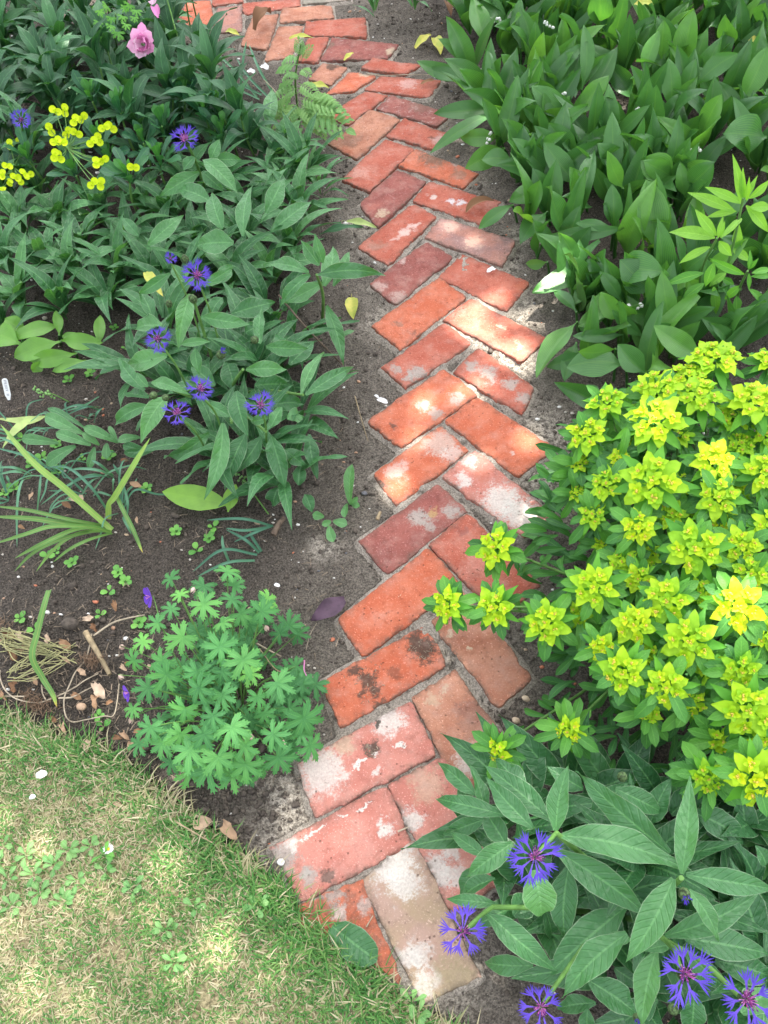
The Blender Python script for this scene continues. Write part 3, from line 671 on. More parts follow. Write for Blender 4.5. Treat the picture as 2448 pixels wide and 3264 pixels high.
def grass(n, x0, x1, y0, y1, edge=False):
    x = rng.uniform(x0, x1, n); y = rng.uniform(y0, y1, n)
    ok = inpoly(x, y, LP); d = polydist(x, y, LP[:-2], False)
    if edge: ok = (ok | (d < .006)) & (d < .045)
    x, y, d = x[ok], y[ok], d[ok]
    bare = vnoise(x, y, 14, 70) * .6 + vnoise(x, y, 40, 71) * .4
    ok = (bare < .30 + .25 * rng.random(len(x))) | (d < .06); x, y, d = x[ok], y[ok], d[ok]; n = len(x)
    e = (1 - smooth(.02, .13, d)) * np.clip(.55 + .8 * vnoise(x, y, 9, 77), .1, 1)
    gr = np.clip(vnoise(x, y, 5, 72) * .5 + vnoise(x, y, 17, 73) * .5, -1, 1)
    dry = np.clip(.60 + .4 * gr - .42 * e, .10, .92); isdry = rng.random(n) < dry
    L = rng.uniform(.009, .025, n) * (1 + 1.5 * e * rng.random(n)) * np.where(isdry, .95, 1.0)
    if edge == 2: L = rng.uniform(.03, .062, n)
    tilt = np.where(isdry, rng.uniform(.9, 1.5, n), rng.uniform(.35, 1.3, n)); az = rng.uniform(0, 6.283, n)
    hx, hy = np.cos(az), np.sin(az); wd = rng.uniform(.0006, .0013, n) * (1 + .3 * e)
    z = gridval(lz, x, y) - .002
    z = np.maximum(z, -.012)
    bx, by = -hy * wd, hx * wd
    def pt(f, dz): return np.stack([x + hx * L * np.sin(tilt) * f, y + hy * L * np.sin(tilt) * f, z + L * np.cos(tilt) * dz + .25 * L * (f - f * f) * 1.6], -1)
    m, tp_ = pt(.55, .62), pt(1.0, .85); b0 = pt(0, 0); sd = np.stack([bx, by, np.zeros(n)], -1)
    V = np.stack([b0 - sd, b0 + sd, m + sd * .8, m - sd * .8, tp_], 1).reshape(-1, 3); k = np.arange(n) * 5
    tint = np.where(isdry, rng.uniform(.62, 1.0, n), rng.uniform(0, .55, n))
    return V, np.stack([k, k + 1, k + 2, k + 3], 1), np.stack([k + 3, k + 2, k + 4], 1), np.repeat(tint, 5)


grass_m = tint_mat('grass_blade', [(0, (.045, .16, .035)), (.3, (.095, .26, .055)), (.55, (.20, .33, .095)), (.7, (.37, .33, .18)), (1, (.56, .50, .33))], .55, .25)
g = Geo()
for a in ((125000, -1.0, .28, -.02, 1.0, False), (14000, -1.0, .28, -.05, 1.05, True), (32000, -1.0, .28, -.05, 1.05, 2), (14000, -1.75, -.8, -.35, 1.2, False), (9000, -1.0, .2, -.35, 0, False)):
    V, f4, f3, t_ = grass(*a); n0 = g.n; g.add(V, f4, None, t_); g.F.append(f3 + n0); g.M.append(np.zeros(len(f3), int))
tag(g.build('lawn_grass', grass_m), 'short patchy mown grass, half green and half dry straw', 'grass', kind='stuff')

# soil crumbs and chips of stone
crumb_m = flat_mat('soil_crumb', (.115, .095, .077), .95, .5, 120, .6, col2=(.065, .054, .045))
gc = Geo(); gs = Geo()
n = 34000; cx = rng.uniform(-1.3, 1.5, n); cy = rng.uniform(.0, 3.7, n)
pd = gridval(PD, cx, cy); li_ = gridval(lawn_in, cx, cy)
loose = vnoise(cx, cy, 6, 80) + .5 * vnoise(cx, cy, 20, 81)
ok = (pd > .008) & (~li_) & ((loose > -.1) | (rng.random(n) < .35)); cx, cy = cx[ok], cy[ok]; loose = loose[ok]
r_ = np.clip(rng.lognormal(-6.2, .55, len(cx)), .0008, .0085)
for (x, y, r) in zip(cx, cy, r_):
    blob(gc, (x, y, float(gridval(SZ, x, y)) + r * .35), r, (1, rnd(.7, 1.2), .75), (rnd(-.5, .5), rnd(-.5, .5), 1), rnd(0, .8), rough=.36)
for w, x, y, nn_, sp_ in [('D', 1130, 1570, 220, .045), ('D', 510, 1720, 420, .065), ('D', 1120, 1600, 60, .05), ('D', 560, 1700, 60, .05), ('D', 300, 1180, 80, .1), ('D', 800, 1120, 60, .1)]:
    c = at(w, x, y, 0)
    for _ in range(nn_):
        x_, y_ = c[0] + rng.normal(0, sp_), c[1] + rng.normal(0, sp_)
        if gridval(PD, x_, y_) < .004 or gridval(lawn_in, x_, y_): continue
        r = min(.008, float(rng.lognormal(-5.75, .42)))
        blob(gc, (x_, y_, float(gridval(SZ, x_, y_)) + r * .4), r, (1, rnd(.6, 1.3), .8), (rnd(-.8, .8), rnd(-.8, .8), 1), rnd(0, .7), rough=.34)
tag(gc.build('soil_crumbs', crumb_m, smooth=False), 'loose dark crumbs of soil on the beds', 'soil', kind='stuff')
n = 3600; cx = rng.uniform(-1.3, 1.5, n); cy = rng.uniform(.0, 3.7, n); ok = (gridval(PD, cx, cy) > .006) & ~gridval(lawn_in, cx, cy)
for x, y in zip(cx[ok], cy[ok]):
    r = float(np.clip(rng.lognormal(-6.15, .55), .0009, .0075))
    blob(gs, (x, y, float(gridval(SZ, x, y)) + r * .3), r, (1.2, rnd(.6, 1.1), .6), (rnd(-.6, .6), rnd(-.6, .6), 1), float(rng.choice([0, .1, .2, .4, .45, .7, .75, .85, 1.0])), rough=.2)
tag(gs.build('gravel', MT['stone'], smooth=False), 'tiny scattered chips of flint, brick and shell in the soil', 'gravel', kind='stuff')

# ------------------------------------------------------------------ unseen tree, its crown shaped to shade the garden and place sun spots
SPOTS = [('W3', 1090, 375, .0, .022), ('W3', 1070, 548, 0, .024), ('W3', 930, 475, 0, .016), ('W3', 1250, 670, 0, .024), ('W3', 1340, 700, 0, .018), ('W3', 1370, 615, 0, .010), ('W3', 1225, 310, 0, .016),
         ('W3', 1390, 440, 0, .024), ('W3', 1400, 760, 0, .022), ('W3', 1110, 885, 0, .016), ('W3', 720, 1000, 0, .012), ('W4', 510, 185, 0, .016), ('W4', 1210, 395, 0, .022), ('W4', 355, 740, 0, .02),
         ('W4', 1290, 880, 0, .012), ('W4', 430, 430, 0, .012), ('W2', 890, 790, 0, .012), ('W2', 1060, 870, 0, .014), ('W4', 860, 540, 0, .010),
         ('Z2', 925, 50, .15, .03), ('Z2', 1420, 110, .15, .02), ('Z2', 1120, 205, .15, .02), ('Z2', 1165, 285, .14, .016), ('Z2', 1085, 390, .1, .016), ('Z2', 1290, 640, .1, .018), ('Z2', 1400, 20, .15, .022), ('Z2', 470, 500, .08, .02), ('Z2', 330, 480, .05, .018),
         ('Z4', 700, 130, .07, .022), ('Z4', 780, 60, .08, .02), ('D', 1590, 1310, .30, .035), ('D', 1410, 910, .29, .02), ('D', 1545, 990, .29, .02), ('D', 1540, 790, .28, .02)]
sp_p = np.array([at(w, x, y, z) for w, x, y, z, r in SPOTS]); sp_r = np.array([s[4] for s in SPOTS])
CC = np.array([.25, 1.55, 0]) + SUN * 8.2
g = Geo()
n = 46000; dirs = rng.normal(size=(n, 3)); dirs /= np.linalg.norm(dirs, axis=1)[:, None]
pos = CC + dirs * (rng.random(n) ** .45)[:, None] * np.array([3.0, 3.2, 1.15])
pos += .25 * np.stack([vnoise(pos[:, 0], pos[:, 1] + pos[:, 2], 1.3, 90 + k) for k in range(3)], 1)
sz = rng.uniform(.035, .06, n); gyy = pos[:, 1] - SUN[1] * pos[:, 2] / SUN[2]; gxx = pos[:, 0] - SUN[0] * pos[:, 2] / SUN[2]
sz *= 1 - .25 * (1 - smooth(.5, 1.0, gyy)) * (1 - smooth(-.4, -.05, gxx)); ok = np.ones(n, bool)  # crown leaves shrunk above the lawn to let more sun through
for p, r in zip(sp_p, sp_r):
    v = pos - p; al = v @ SUN; dd = np.linalg.norm(v - al[:, None] * SUN, axis=1); ok &= dd > r * .75 + sz * .62  # gaps cut along the sun's rays to place the sun spots
pos, sz = pos[ok], sz[ok]; n = len(pos)
nn_ = nz(np.zeros(3) + [0, 0, 1]) + rng.normal(size=(n, 3)) * .55; nn_ /= np.linalg.norm(nn_, axis=1)[:, None]
t1 = np.cross(nn_, rng.normal(size=(n, 3))); t1 /= np.linalg.norm(t1, axis=1)[:, None]; t2 = np.cross(nn_, t1)
a = sz[:, None]
V = np.stack([pos - t1 * a, pos - t1 * a * .2 + t2 * a * .62, pos + t1 * a, pos - t1 * a * .2 - t2 * a * .62], 1).reshape(-1, 3)
g.add(V, np.arange(n * 4).reshape(-1, 4))
tree = thing('shade_tree', (3.6, 5.6, -.05), 'unseen tree beyond the lily bed, its crown shaped to shade and dapple the path', 'tree')
g.build('crown', flat_mat('tree_leaf', (.05, .12, .03), .6, .3, 3, 0), tree, (3.6, 5.6, -.05))
g = Geo(); tb = np.array([3.6, 5.6, -.05]); cc = CC
tube(g, [tb, tb + [-.05, -.05, 2.0], tb + [-.2, -.25, 4.0], tb + [-.5, -.8, 6.4]], .2, .10, 12, smoothn=8)
for _ in range(14):
    e_ = cc + rng.normal(size=3) * np.array([1.5, 1.6, .5]); s0 = tb + np.array([-.5, -.8, 6.4]) * rnd(.75, 1.0)
    m_ = (s0 + e_) / 2 + np.array([0, 0, .25]); dmin = min(np.linalg.norm(np.cross(q_ - p, SUN)) for p in sp_p for q_ in (m_, e_, (m_ + e_) / 2))
    if dmin > .07: tube(g, [s0, m_, e_], .05, .012, 7, smoothn=6)
g.build('trunk', flat_mat('tree_bark', (.12, .09, .065), .95, .4, 20, .8), tree, tb)

# ------------------------------------------------------------------ plants: builders
def toward_cam(p, k=.5):
    return nz(nz(CAM - np.asarray(p)) * k + np.array([0, 0, 1 - k]))


def soilz(p):
    return float(soil_h(p[0], p[1]))


def one_leaf(name, m, parent, base0, base, tip, width, label=None, **kw):
    g = Geo(); leaf(g, base, tip, width, **kw)
    o = g.build(name, m, parent, base0)
    if label: o['label'] = label
    return o


def img_leaf(w, bx, by, zb, tx, ty, zt, wpx, **kw):
    b, t = at(w, bx, by, zb), at(w, tx, ty, zt)
    wd = size(w, wpx, (b + t) / 2)
    if 'up' not in kw:
        u = toward_cam((b + t) / 2, .75) + rng.normal(size=3) * .22; kw['up'] = nz(u)
    return b, t, wd, kw


def cornflower_head(parent, base0, c, axis, R, open_=1.0, droop=0.0):
    ax = nz(axis); u = nz(np.cross(ax, (.2, .95, .1))); v = np.cross(ax, u); c = np.asarray(c)
    gp = Geo(); gi = Geo(); gb = Geo()
    nf = int(rng.integers(9, 13))
    for k in range(nf):
        a = 6.283 * k / nf + rnd(-.26, .26); d = u * math.cos(a) + v * math.sin(a); sdv = np.cross(ax, d)
        el = rnd(.05, .4) * open_ + (1 - open_) * 1.2; ln = rnd(.36, .62) * R
        p0 = c + d * .1 * R; e = nz(d + ax * el); p1 = p0 + e * ln
        for q in range(2):
            pa, pb = p0 + (p1 - p0) * q / 2, p0 + (p1 - p0) * (q + 1) / 2
            w0, w1 = R * (.016, .024)[q], R * (.024, .05)[q]
            gp.add([pa - sdv * w0, pa + sdv * w0, pb + sdv * w1, pb - sdv * w1], [[0, 1, 2, 3]], None, [.1 + .2 * q] * 2 + [.3 + .2 * q] * 2)
        nl = 6
        for q in range(nl):
            f = (q / (nl - 1) - .5) * 2; ldir = nz(e * 1.0 + sdv * f * rnd(.6, .95) + ax * rnd(-.4, .45))
            L = R * rnd(.34, .52); s2 = nz(np.cross(ldir, ax)); w2 = R * .027; st = p1 + sdv * f * R * .045
            mid_ = st + ldir * L * .55; tip = st + ldir * L + ax * rnd(-.06, .08) * R
            gp.add([st - s2 * w2 * .7, st + s2 * w2 * .7, mid_ + s2 * w2, mid_ - s2 * w2, tip], [[0, 1, 2, 3]], None, [.45, .45, .7, .7, 1.0])
            gp.add([mid_ + s2 * w2, mid_ - s2 * w2, tip], [[1, 0, 2]], None, [.7, .7, 1.0])
    for k in range(34):
        a = rnd(0, 6.283); rr = math.sqrt(rnd(0, 1)); d = u * math.cos(a) + v * math.sin(a)
        p0 = c + d * rr * .12 * R; p1 = c + d * rr * .34 * R * open_ + ax * R * (.36 - .12 * rr) + rng.normal(size=3) * .02 * R
        tube(gi, [p0, (p0 + p1) / 2 + d * .01 * R, p1], .018 * R, .016 * R, 4, [.3] * 12 if False else (.15 + .5 * rnd(0, 1)))
        if k % 2 == 0: blob(gi, p1, .028 * R, (1, 1, 2.2), p1 - p0, 1.0)
    blob(gb, c - ax * .3 * R, .23 * R, (1, 1, 1.45), ax, .3, fine=True, rough=.04)
    for r_ in range(4):
        for k in range(8):
            a = 6.283 * (k + .5 * r_) / 8; d = u * math.cos(a) + v * math.sin(a); h = -.55 + .16 * r_
            q0 = c + ax * h * R + d * .21 * R * (.8 + .1 * r_ if r_ < 2 else 1.0); q1 = q0 + ax * .17 * R + d * .025 * R
            leaf(gb, q0, q1, .15 * R, 'ovate', arch=.1, fold=-.2, up=d, tint=.9 if k % 2 else .5, nc=1, nv=4)
    f = gp.build('flower', MT['petal'], parent, base0)
    gi.build('flower_centre', MT['centre'], f, base0); gb.build('bud_scales', MT['scale'], f, base0)
    return f


def cornflower_bud(parent, base0, c, axis, R, tip=True):
    ax = nz(axis); gb = Geo(); blob(gb, c, R, (1, 1, 1.4), ax, .3, fine=True, rough=.05)
    u = nz(np.cross(ax, (.2, .9, .1))); v = np.cross(ax, u)
    for r_ in range(4):
        for k in range(8):
            a = 6.283 * (k + .5 * r_) / 8; d = u * math.cos(a) + v * math.sin(a); h = -1.1 + .6 * r_
            q0 = np.asarray(c) + ax * h * R * .8 + d * R * (.8, .98, .9, .6)[r_]; q1 = q0 + ax * .7 * R - d * .1 * R * r_
            leaf(gb, q0, q1, .6 * R, 'ovate', arch=.1, fold=-.2, up=d, tint=.95 if k % 2 else .45, nc=1, nv=4)
    b = gb.build('bud', MT['scale'], parent, base0)
    if tip:
        g = Geo()
        for k in range(22):
            a = rnd(0, 6.283); d = u * math.cos(a) + v * math.sin(a); p0 = np.asarray(c) + ax * R * 1.2 + d * R * .3
            leaf(g, p0, p0 + ax * R * rnd(.6, 1.3) + d * R * rnd(0, .6), R * .22, 'lance', nc=1, nv=4, up=d, tint=rnd(.6, 1))
        g.build('petal_tuft', MT['petal'], b, base0)
    return b


def leafy(parent, base0, centre, n, L, Wd, prof, m, name='leaf', tilt=(.5, 1.2), arch=.14, az0=0.0, azr=6.283, tint=(.1, .9), fold=.25, joined=False, zoff=(0, .03), wave=.05, r0=.004, nv=10):
    g = Geo(); golden = 2.39996
    for k in range(n):
        a = az0 + (golden * k + rnd(-.3, .3)) % azr if azr > 6 else az0 + rnd(-azr / 2, azr / 2)
        ti = rnd(*tilt); l = L * rnd(.75, 1.15); d = np.array([math.cos(a) * math.sin(ti), math.sin(a) * math.sin(ti), math.cos(ti)])
        b = np.asarray(centre) + np.array([math.cos(a), math.sin(a), 0]) * r0 + np.array([0, 0, rnd(*zoff)])
        if not joined: g = Geo()
        upv = nz(np.array([-math.cos(a) * math.cos(ti) * .9, -math.sin(a) * math.cos(ti) * .9, math.sin(ti) + .25]) + rng.normal(size=3) * .12)
        t_ = b + d * l; t_[2] = max(t_[2], .004)
        leaf(g, b, t_, Wd * rnd(.8, 1.15), prof, arch=arch * rnd(.6, 1.4), fold=fold * rnd(.5, 1.3), wave=wave * rnd(0, 2.2), twist=rnd(-.6, .6), up=upv, tint=rnd(*tint), nc=2 if joined else 3, nv=nv, sway=rnd(-.05, .05))
        if not joined: g.build(name, m, parent, base0)
    if joined: g.build(name, m, parent, base0)


# ------------------------------------------------------------------ lily of the valley bed
LG = 'lily of the valley shoots in the dense bed right of the path'
LL = 'broad smooth leaved lily of the valley shoot in the crowd right of the brick path'
HERO = [  # window, leaf base x,y,z, tip x,y,z, width px
    ('Z2', 395, 335, .03, 140, 262, .05, 70), ('Z2', 392, 345, .03, 182, 300, .03, 62), ('Z2', 500, 480, .07, 193, 668, .05, 62), ('Z2', 480, 470, .06, 215, 492, .06, 80), ('Z2', 500, 590, .06, 330, 598, .05, 76),
    ('Z2', 520, 640, .06, 350, 728, .04, 100), ('Z2', 555, 885, .06, 408, 990, .02, 62), ('Z2', 705, 915, .06, 588, 1058, .03, 92), ('Z4', 890, 15, .08, 640, 158, .06, 110), ('Z4', 835, 285, .08, 658, 525, .04, 112),
    ('Z4', 1045, 470, .10, 788, 480, .08, 145), ('Z4', 1000, 400, .12, 838, 412, .12, 90), ('Z4', 830, 375, .06, 778, 542, .03, 80), ('Z4', 705, 25, .05, 612, 32, .03, 50), ('Z4', 1030, 340, .1, 815, 345, .1, 62),
    ('Z2', 440, 225, .05, 385, -20, .15, 95), ('Z2', 590, 205, .07, 592, -10, .17, 66), ('Z2', 855, 385, .07, 862, 105, .2, 66), ('Z2', 1290, 290, .08, 1338, 40, .22, 118), ('Z2', 1200, 255, .1, 1210, 85, .2, 78),
    ('Z2', 1180, 590, .06, 1178, 365, .2, 105), ('Z2', 800, 525, .08, 635, 370, .16, 100), ('Z2', 840, 680, .07, 712, 530, .14, 110), ('Z2', 835, 800, .05, 688, 612, .15, 105), ('Z2', 1350, 365, .12, 1532, 230, .2, 92),
    ('Z2', 1540, 445, .1, 1655, 200, .22, 110), ('Z2', 700, 1015, .08, 1040, 985, .12, 66), ('Z2', 1370, 590, .08, 1460, 405, .2, 95), ('Z2', 1650, 590, .12, 1465, 575, .16, 165), ('Z2', 1300, 850, .08, 1280, 700, .16, 66),
    ('Z2', 1245, 770, .1, 1108, 690, .14, 130), ('Z2', 1290, 810, .08, 1425, 700, .15, 128), ('Z2', 1160, 1065, .07, 1132, 775, .2, 142), ('Z2', 990, 985, .08, 985, 795, .17, 84), ('Z2', 995, 805, .06, 985, 480, .2, 88),
    ('Z2', 840, 505, .08, 972, 325, .17, 86), ('Z2', 720, 800, .06, 540, 870, .07, 110), ('Z2', 1050, 720, .08, 920, 620, .15, 96), ('Z2', 580, 330, .06, 505, 235, .14, 66), ('Z2', 620, 640, .06, 545, 540, .1, 100),
    ('Z2', 560, 700, .06, 420, 690, .07, 86), ('Z2', 870, 860, .05, 800, 720, .14, 76), ('Z2', 760, 340, .08, 820, 222, .16, 62), ('Z2', 1010, 640, .06, 940, 630, .13, 70), ('Z2', 640, 220, .08, 655, 90, .17, 52),
    ('Z2', 1120, 330, .08, 1190, 130, .18, 70), ('Z2', 1300, 440, .08, 1350, 250, .18, 78), ('Z2', 1240, 470, .08, 1230, 250, .19, 84), ('Z2', 1630, 120, .1, 1650, 10, .2, 90), ('Z2', 1500, 190, .1, 1475, 60, .2, 90), ('Z2', 930, 110, .1, 930, -60, .22, 110),
    ('Z11', 740, 840, .06, 600, 260, .2, 220), ('Z11', 640, 1240, .1, 350, 960, .17, 300), ('Z11', 760, 1480, .06, 740, 1040, .2, 190), ('Z11', 380, 330, .1, 240, 0, .22, 150), ('Z11', 820, 240, .1, 560, 90, .16, 190), ('Z11', 940, 330, .1, 1190, 100, .18, 230),
    ('Z11', 250, 1450, .07, -20, 1560, .07, 150), ('Z11', 300, 700, .1, -40, 640, .12, 110), ('Z11', 360, 1320, .1, 175, 1060, .16, 130), ('Z11', 860, 1659, .08, 650, 1540, .14, 140), ('Z11', 560, 1640, .07, 280, 1400, .14, 120), ('Z11', 480, 1440, .1, 380, 1330, .17, 130),
    ('Z4', 1370, 440, .1, 1165, 300, .15, 110), ('Z4', 1130, 505, .08, 1010, 380, .13, 110), ('Z4', 1250, 330, .08, 1200, 60, .2, 90), ('Z4', 1020, 280, .1, 935, 155, .16, 86), ('Z4', 860, 420, .06, 700, 480, .04, 70), ('Z4', 940, 620, .06, 840, 580, .06, 100),
    ('Z4', 880, 300, .09, 985, 150, .1, 100), ('Z4', 830, 240, .06, 735, 150, .06, 60), ('Z4', 920, 110, .08, 820, 210, .06, 90), ('Z4', 1010, 60, .12, 1210, 70, .17, 150)]
LILYPOLY = [at('D', x, y, .06)[:2] for x, y in [(1000, -90), (1015, 90), (1010, 200), (1030, 330), (1100, 400), (1130, 490), (1200, 560), (1215, 700), (1260, 800), (1400, 790), (1560, 740), (1900, 660), (1950, -90)]]
lp = np.array(LILYPOLY); lo, hi = lp.min(0), lp.max(0)


def lily_shoot(base, hero=None, tintr=(.1, .6), label=LL, group=LG, n=2, flower=None):
    base = np.array([base[0], base[1], 0.0]); base[2] = soilz(base) - .004
    t = thing('lily_of_the_valley', base, label, 'plant', group)
    a0 = rnd(0, 6.283)
    if hero is not None:
        b, tp, wd = hero; g = Geo()
        tube(g, [base, (base + b) / 2 + np.array([0, 0, .005]), b], .0035, .003, 5, .3)
        g.build('stalk', MT['lily'], t, base)
        one_leaf('leaf', MT['lily'], t, base, b, tp, wd * .97, prof='lily', arch=rnd(.02, .12), fold=rnd(.12, .4), wave=rnd(0, .1), wf=1.3, twist=rnd(-.25, .25), tint=rnd(.2, .75), up=nz(toward_cam(b, .8) + rng.normal(size=3) * .25), nc=4, nv=16, sway=rnd(-.06, .06)); n -= 1
    for k in range(n):
        a = a0 + k * 2.6 + rnd(-.4, .4); ti = rnd(.08, .85); l = rnd(.14, .23)
        d = np.array([math.cos(a) * math.sin(ti), math.sin(a) * math.sin(ti), math.cos(ti)])
        one_leaf('leaf', MT['lily'], t, base, base + [0, 0, .01], base + d * l, rnd(.042, .064), prof='lily', arch=rnd(-.04, .24), fold=rnd(.1, .7), wave=rnd(0, .2), wf=1.3, twist=rnd(-.9, .9), tint=rnd(*tintr),
                 up=nz(np.array([-math.cos(a), -math.sin(a) - .8, .7]) + rng.normal(size=3) * .3), nc=4, nv=15, sway=rnd(-.05, .05))
    if flower is not None:
        fx = np.asarray(flower); g = Geo(); gb = Geo(); dn = nz(np.array([rnd(-1, 1), rnd(-1, .2), 0]))
        pts = curve([base, base * .5 + fx * .5 + [0, 0, .01], fx, fx + dn * .03 - [0, 0, .012]], 6); tube(g, pts, .0014, .0009, 5, .3)
        for k in range(7):
            p = pts[-1 - k] + rng.normal(size=3) * .003 + [0, 0, -.004]; ax = nz(np.array([rnd(-.5, .5), rnd(-.8, 0), -1]))
            blob(gb, p, .0042, (1, 1, .9), ax, 0, fine=True)
            for q in range(5):
                aa = q * 1.257; s_ = np.array([math.cos(aa), math.sin(aa), -.6]); blob(gb, p + s_ * .0035, .0013, (1, 1, 1), None, 0)
        fo = g.build('flower_stalk', MT['stem'], t, base); gb.build('bells', MT['bell'], fo, base)
    return t


for i, (w, bx, by, zb, tx, ty, zt, wpx) in enumerate(HERO):
    b, tp, wd, _ = img_leaf(w, bx, by, zb, tx, ty, zt, wpx)
    root = b[:2] - (tp - b)[:2] * .12 + np.array([.01, .02])
    lily_shoot(root, (b, tp, wd), n=2 if i > 15 else 1)
FL = [('Z2', 500, 80, .13), ('Z2', 690, 95, .14), ('Z2', 562, 408, .12), ('Z2', 785, 398, .13), ('Z2', 1095, 460, .13), ('Z2', 465, 568, .09), ('Z2', 1362, 635, .13), ('Z4', 1120, 212, .12), ('Z2', 690, 640, .1)]
FLL = ['lily of the valley with white bells nearest the far end of the path', 'lily of the valley shoot with white bells near the top, second from the path',
       'lily of the valley shoot with white bells hanging above the pale drooping leaves', 'lily of the valley shoot with a few white bells among upright leaves',
       'lily of the valley shoot with the longest hanging row of white bells', 'lily of the valley shoot with white bells low at the path side',
       'lily of the valley shoot with white bells furthest to the right', 'lily of the valley with a greenish white cluster beside the narrow leaved shoots', 'lily of the valley shoot showing a single white bell']
for (w, x, y, z), lb in zip(FL, FLL):
    p = at(w, x, y, z); lily_shoot(p[:2] + [.02, .03], n=2, label=lb, group='flowering lily of the valley shoots', flower=p)
cnt = 0
while cnt < 218:
    p = rng.uniform(lo, hi)
    if not inpoly(p[0], p[1], lp): continue
    lily_shoot(p, n=3 if rng.random() < .7 else 4, tintr=(.0, .5) if rng.random() < .8 else (.4, .9)); cnt += 1

# ------------------------------------------------------------------ cushion spurge with yellow heads
def spurge_head(parent, base0, c, axis, R, hue=0.0):
    ax = nz(axis); u = nz(np.cross(ax, (.2, .95, .1))); v = np.cross(ax, u); c = np.asarray(c); g = Geo(); a0 = rnd(0, 6.28)
    def dr(a): return u * math.cos(a) + v * math.sin(a)
    for k in range(6):
        a = a0 + 6.283 * k / 6 + rnd(-.25, .25); d = dr(a)
        leaf(g, c + d * .12 * R - ax * .22 * R, c + d * R * rnd(1.05, 1.4) - ax * R * rnd(.25, .6), R * rnd(.30, .40), 'lance', arch=.1, fold=.25, wave=.1, up=ax, tint=rnd(.05, .26) + hue * .2, nc=2, nv=8)
    for k in range(6):
        a = a0 + 6.283 * (k + .5) / 6 + rnd(-.15, .15); d = dr(a)
        leaf(g, c + d * .2 * R - ax * .06 * R, c + d * R * rnd(.88, 1.05) + ax * R * rnd(-.14, .08), R * rnd(.40, .54), 'ovate', arch=.08, fold=.25, wave=.16, wf=2.4, up=ax, tint=rnd(.48, .70) + hue, nc=2, nv=8)
    ny = 5
    for k in range(ny + 1):
        if k < ny: a = a0 + 6.283 * k / ny + rnd(-.15, .15); p = c + dr(a) * R * rnd(.44, .54) + ax * R * rnd(.10, .18); axx = nz(ax + dr(a) * .35)
        else: p = c + ax * R * .16; axx = ax
        uu = nz(np.cross(axx, (.3, .9, .1))); vv = np.cross(axx, uu); b0 = rnd(0, 6.28)
        for q in range(8):
            inner = q >= 5; aa = b0 + q * (1.257 if not inner else 2.09) + rnd(-.25, .25); dd = uu * math.cos(aa) + vv * math.sin(aa); ln = R * (rnd(.24, .34) if not inner else rnd(.13, .18))
            leaf(g, p + dd * R * .02 - axx * (.05 if not inner else -.02) * R, p + dd * ln + axx * R * (rnd(.0, .09) if not inner else rnd(.08, .14)), ln * rnd(.7, .9), 'ovate', arch=.05, fold=.3, wave=.14, wf=2.2, up=axx, tint=rnd(.5, .8) + hue + .08 * inner, nc=2, nv=6)
        for q in range(6):
            aa = rnd(0, 6.28); dd = uu * math.cos(aa) + vv * math.sin(aa)
            blob(g, p + dd * R * rnd(.0, .09) + axx * R * rnd(.03, .1), R * rnd(.025, .042), (1, 1, 1), None, rnd(0, .5), mat=1)
    return g.build('flower_head', [MT['bract'], MT['cyathium']], parent, base0)


HEADS = [(1545, 775, 62, .27, 0), (1490, 812, 46, .26, .05), (1418, 842, 56, .27, 0), (1312, 868, 44, .25, -.06), (1512, 858, 58, .27, -.04), (1416, 910, 66, .29, .06), (1632, 868, 60, .28, .04), (1268, 940, 48, .24, .04), (1338, 990, 26, .23, .08),
         (1410, 1040, 70, .29, 0), (1543, 998, 52, .28, .1), (1310, 1046, 42, .24, -.04), (1652, 1020, 52, .28, .02), (1552, 1075, 50, .27, -.02), (1280, 1112, 34, .2, -.04), (1252, 1000, 26, .19, 0), (1380, 1140, 42, .26, .1), (1500, 1185, 66, .29, -.02),
         (1595, 1308, 60, .31, .2), (1285, 1268, 54, .25, .02), (1440, 1298, 58, .28, -.03), (1370, 1350, 48, .26, .08), (1490, 1385, 62, .28, -.02), (1302, 1402, 38, .23, .08), (1345, 1452, 54, .26, 0), (1440, 1482, 50, .26, .02), (1600, 1450, 46, .27, -.06),
         (1497, 1520, 34, .2, .02), (1616, 1532, 66, .28, 0), (1530, 1680, 42, .22, -.06), (1632, 1680, 66, .28, .12), (1070, 1182, 48, .17, .06), (966, 1306, 40, .15, .06), (1068, 1312, 48, .17, .05), (1180, 1345, 52, .2, 0), (1072, 1622, 34, .12, .06),
         (1228, 1580, 38, .14, .08), (1665, 1135, 44, .27, .04), (1668, 780, 44, .27, .03), (1560, 1232, 32, .2, 0), (1600, 960, 36, .22, -.05), (1660, 1370, 40, .25, 0), (1440, 870, 30, .2, .02), (1362, 955, 24, .18, -.08), (1300, 1175, 24, .15, -.04), (1465, 940, 34, .22, -.06), (1590, 1060, 34, .22, .02), (1450, 1110, 36, .23, -.05), (1600, 1180, 46, .26, 0), (1560, 1140, 38, .23, .03), (1345, 1215, 36, .21, -.04), (1620, 1240, 44, .25, -.04), (1540, 1450, 40, .23, .02), (1395, 1415, 34, .22, -.05), (1510, 1280, 36, .24, -.06), (1250, 1330, 30, .17, -.04), (1560, 1600, 36, .2, -.06), (1400, 1540, 30, .18, -.05), (1350, 890, 30, .2, -.06), (1580, 900, 40, .24, -.05), (1470, 1045, 30, .21, 0), (1380, 1250, 36, .22, .02), (1650, 1600, 40, .24, 0), (1655, 940, 36, .23, -.03), (1400, 1200, 30, .2, -.04), (1240, 1020, 26, .17, -.02), (1245, 1065, 22, .16, -.05), (1480, 1110, 26, .2, -.08)]
SB = at('D', 1495, 1310, 0); SB[2] = soilz(SB)
spurge = thing('cushion_spurge', SB, 'rounded cushion spurge covered in acid yellow flower heads right of the path', 'plant')
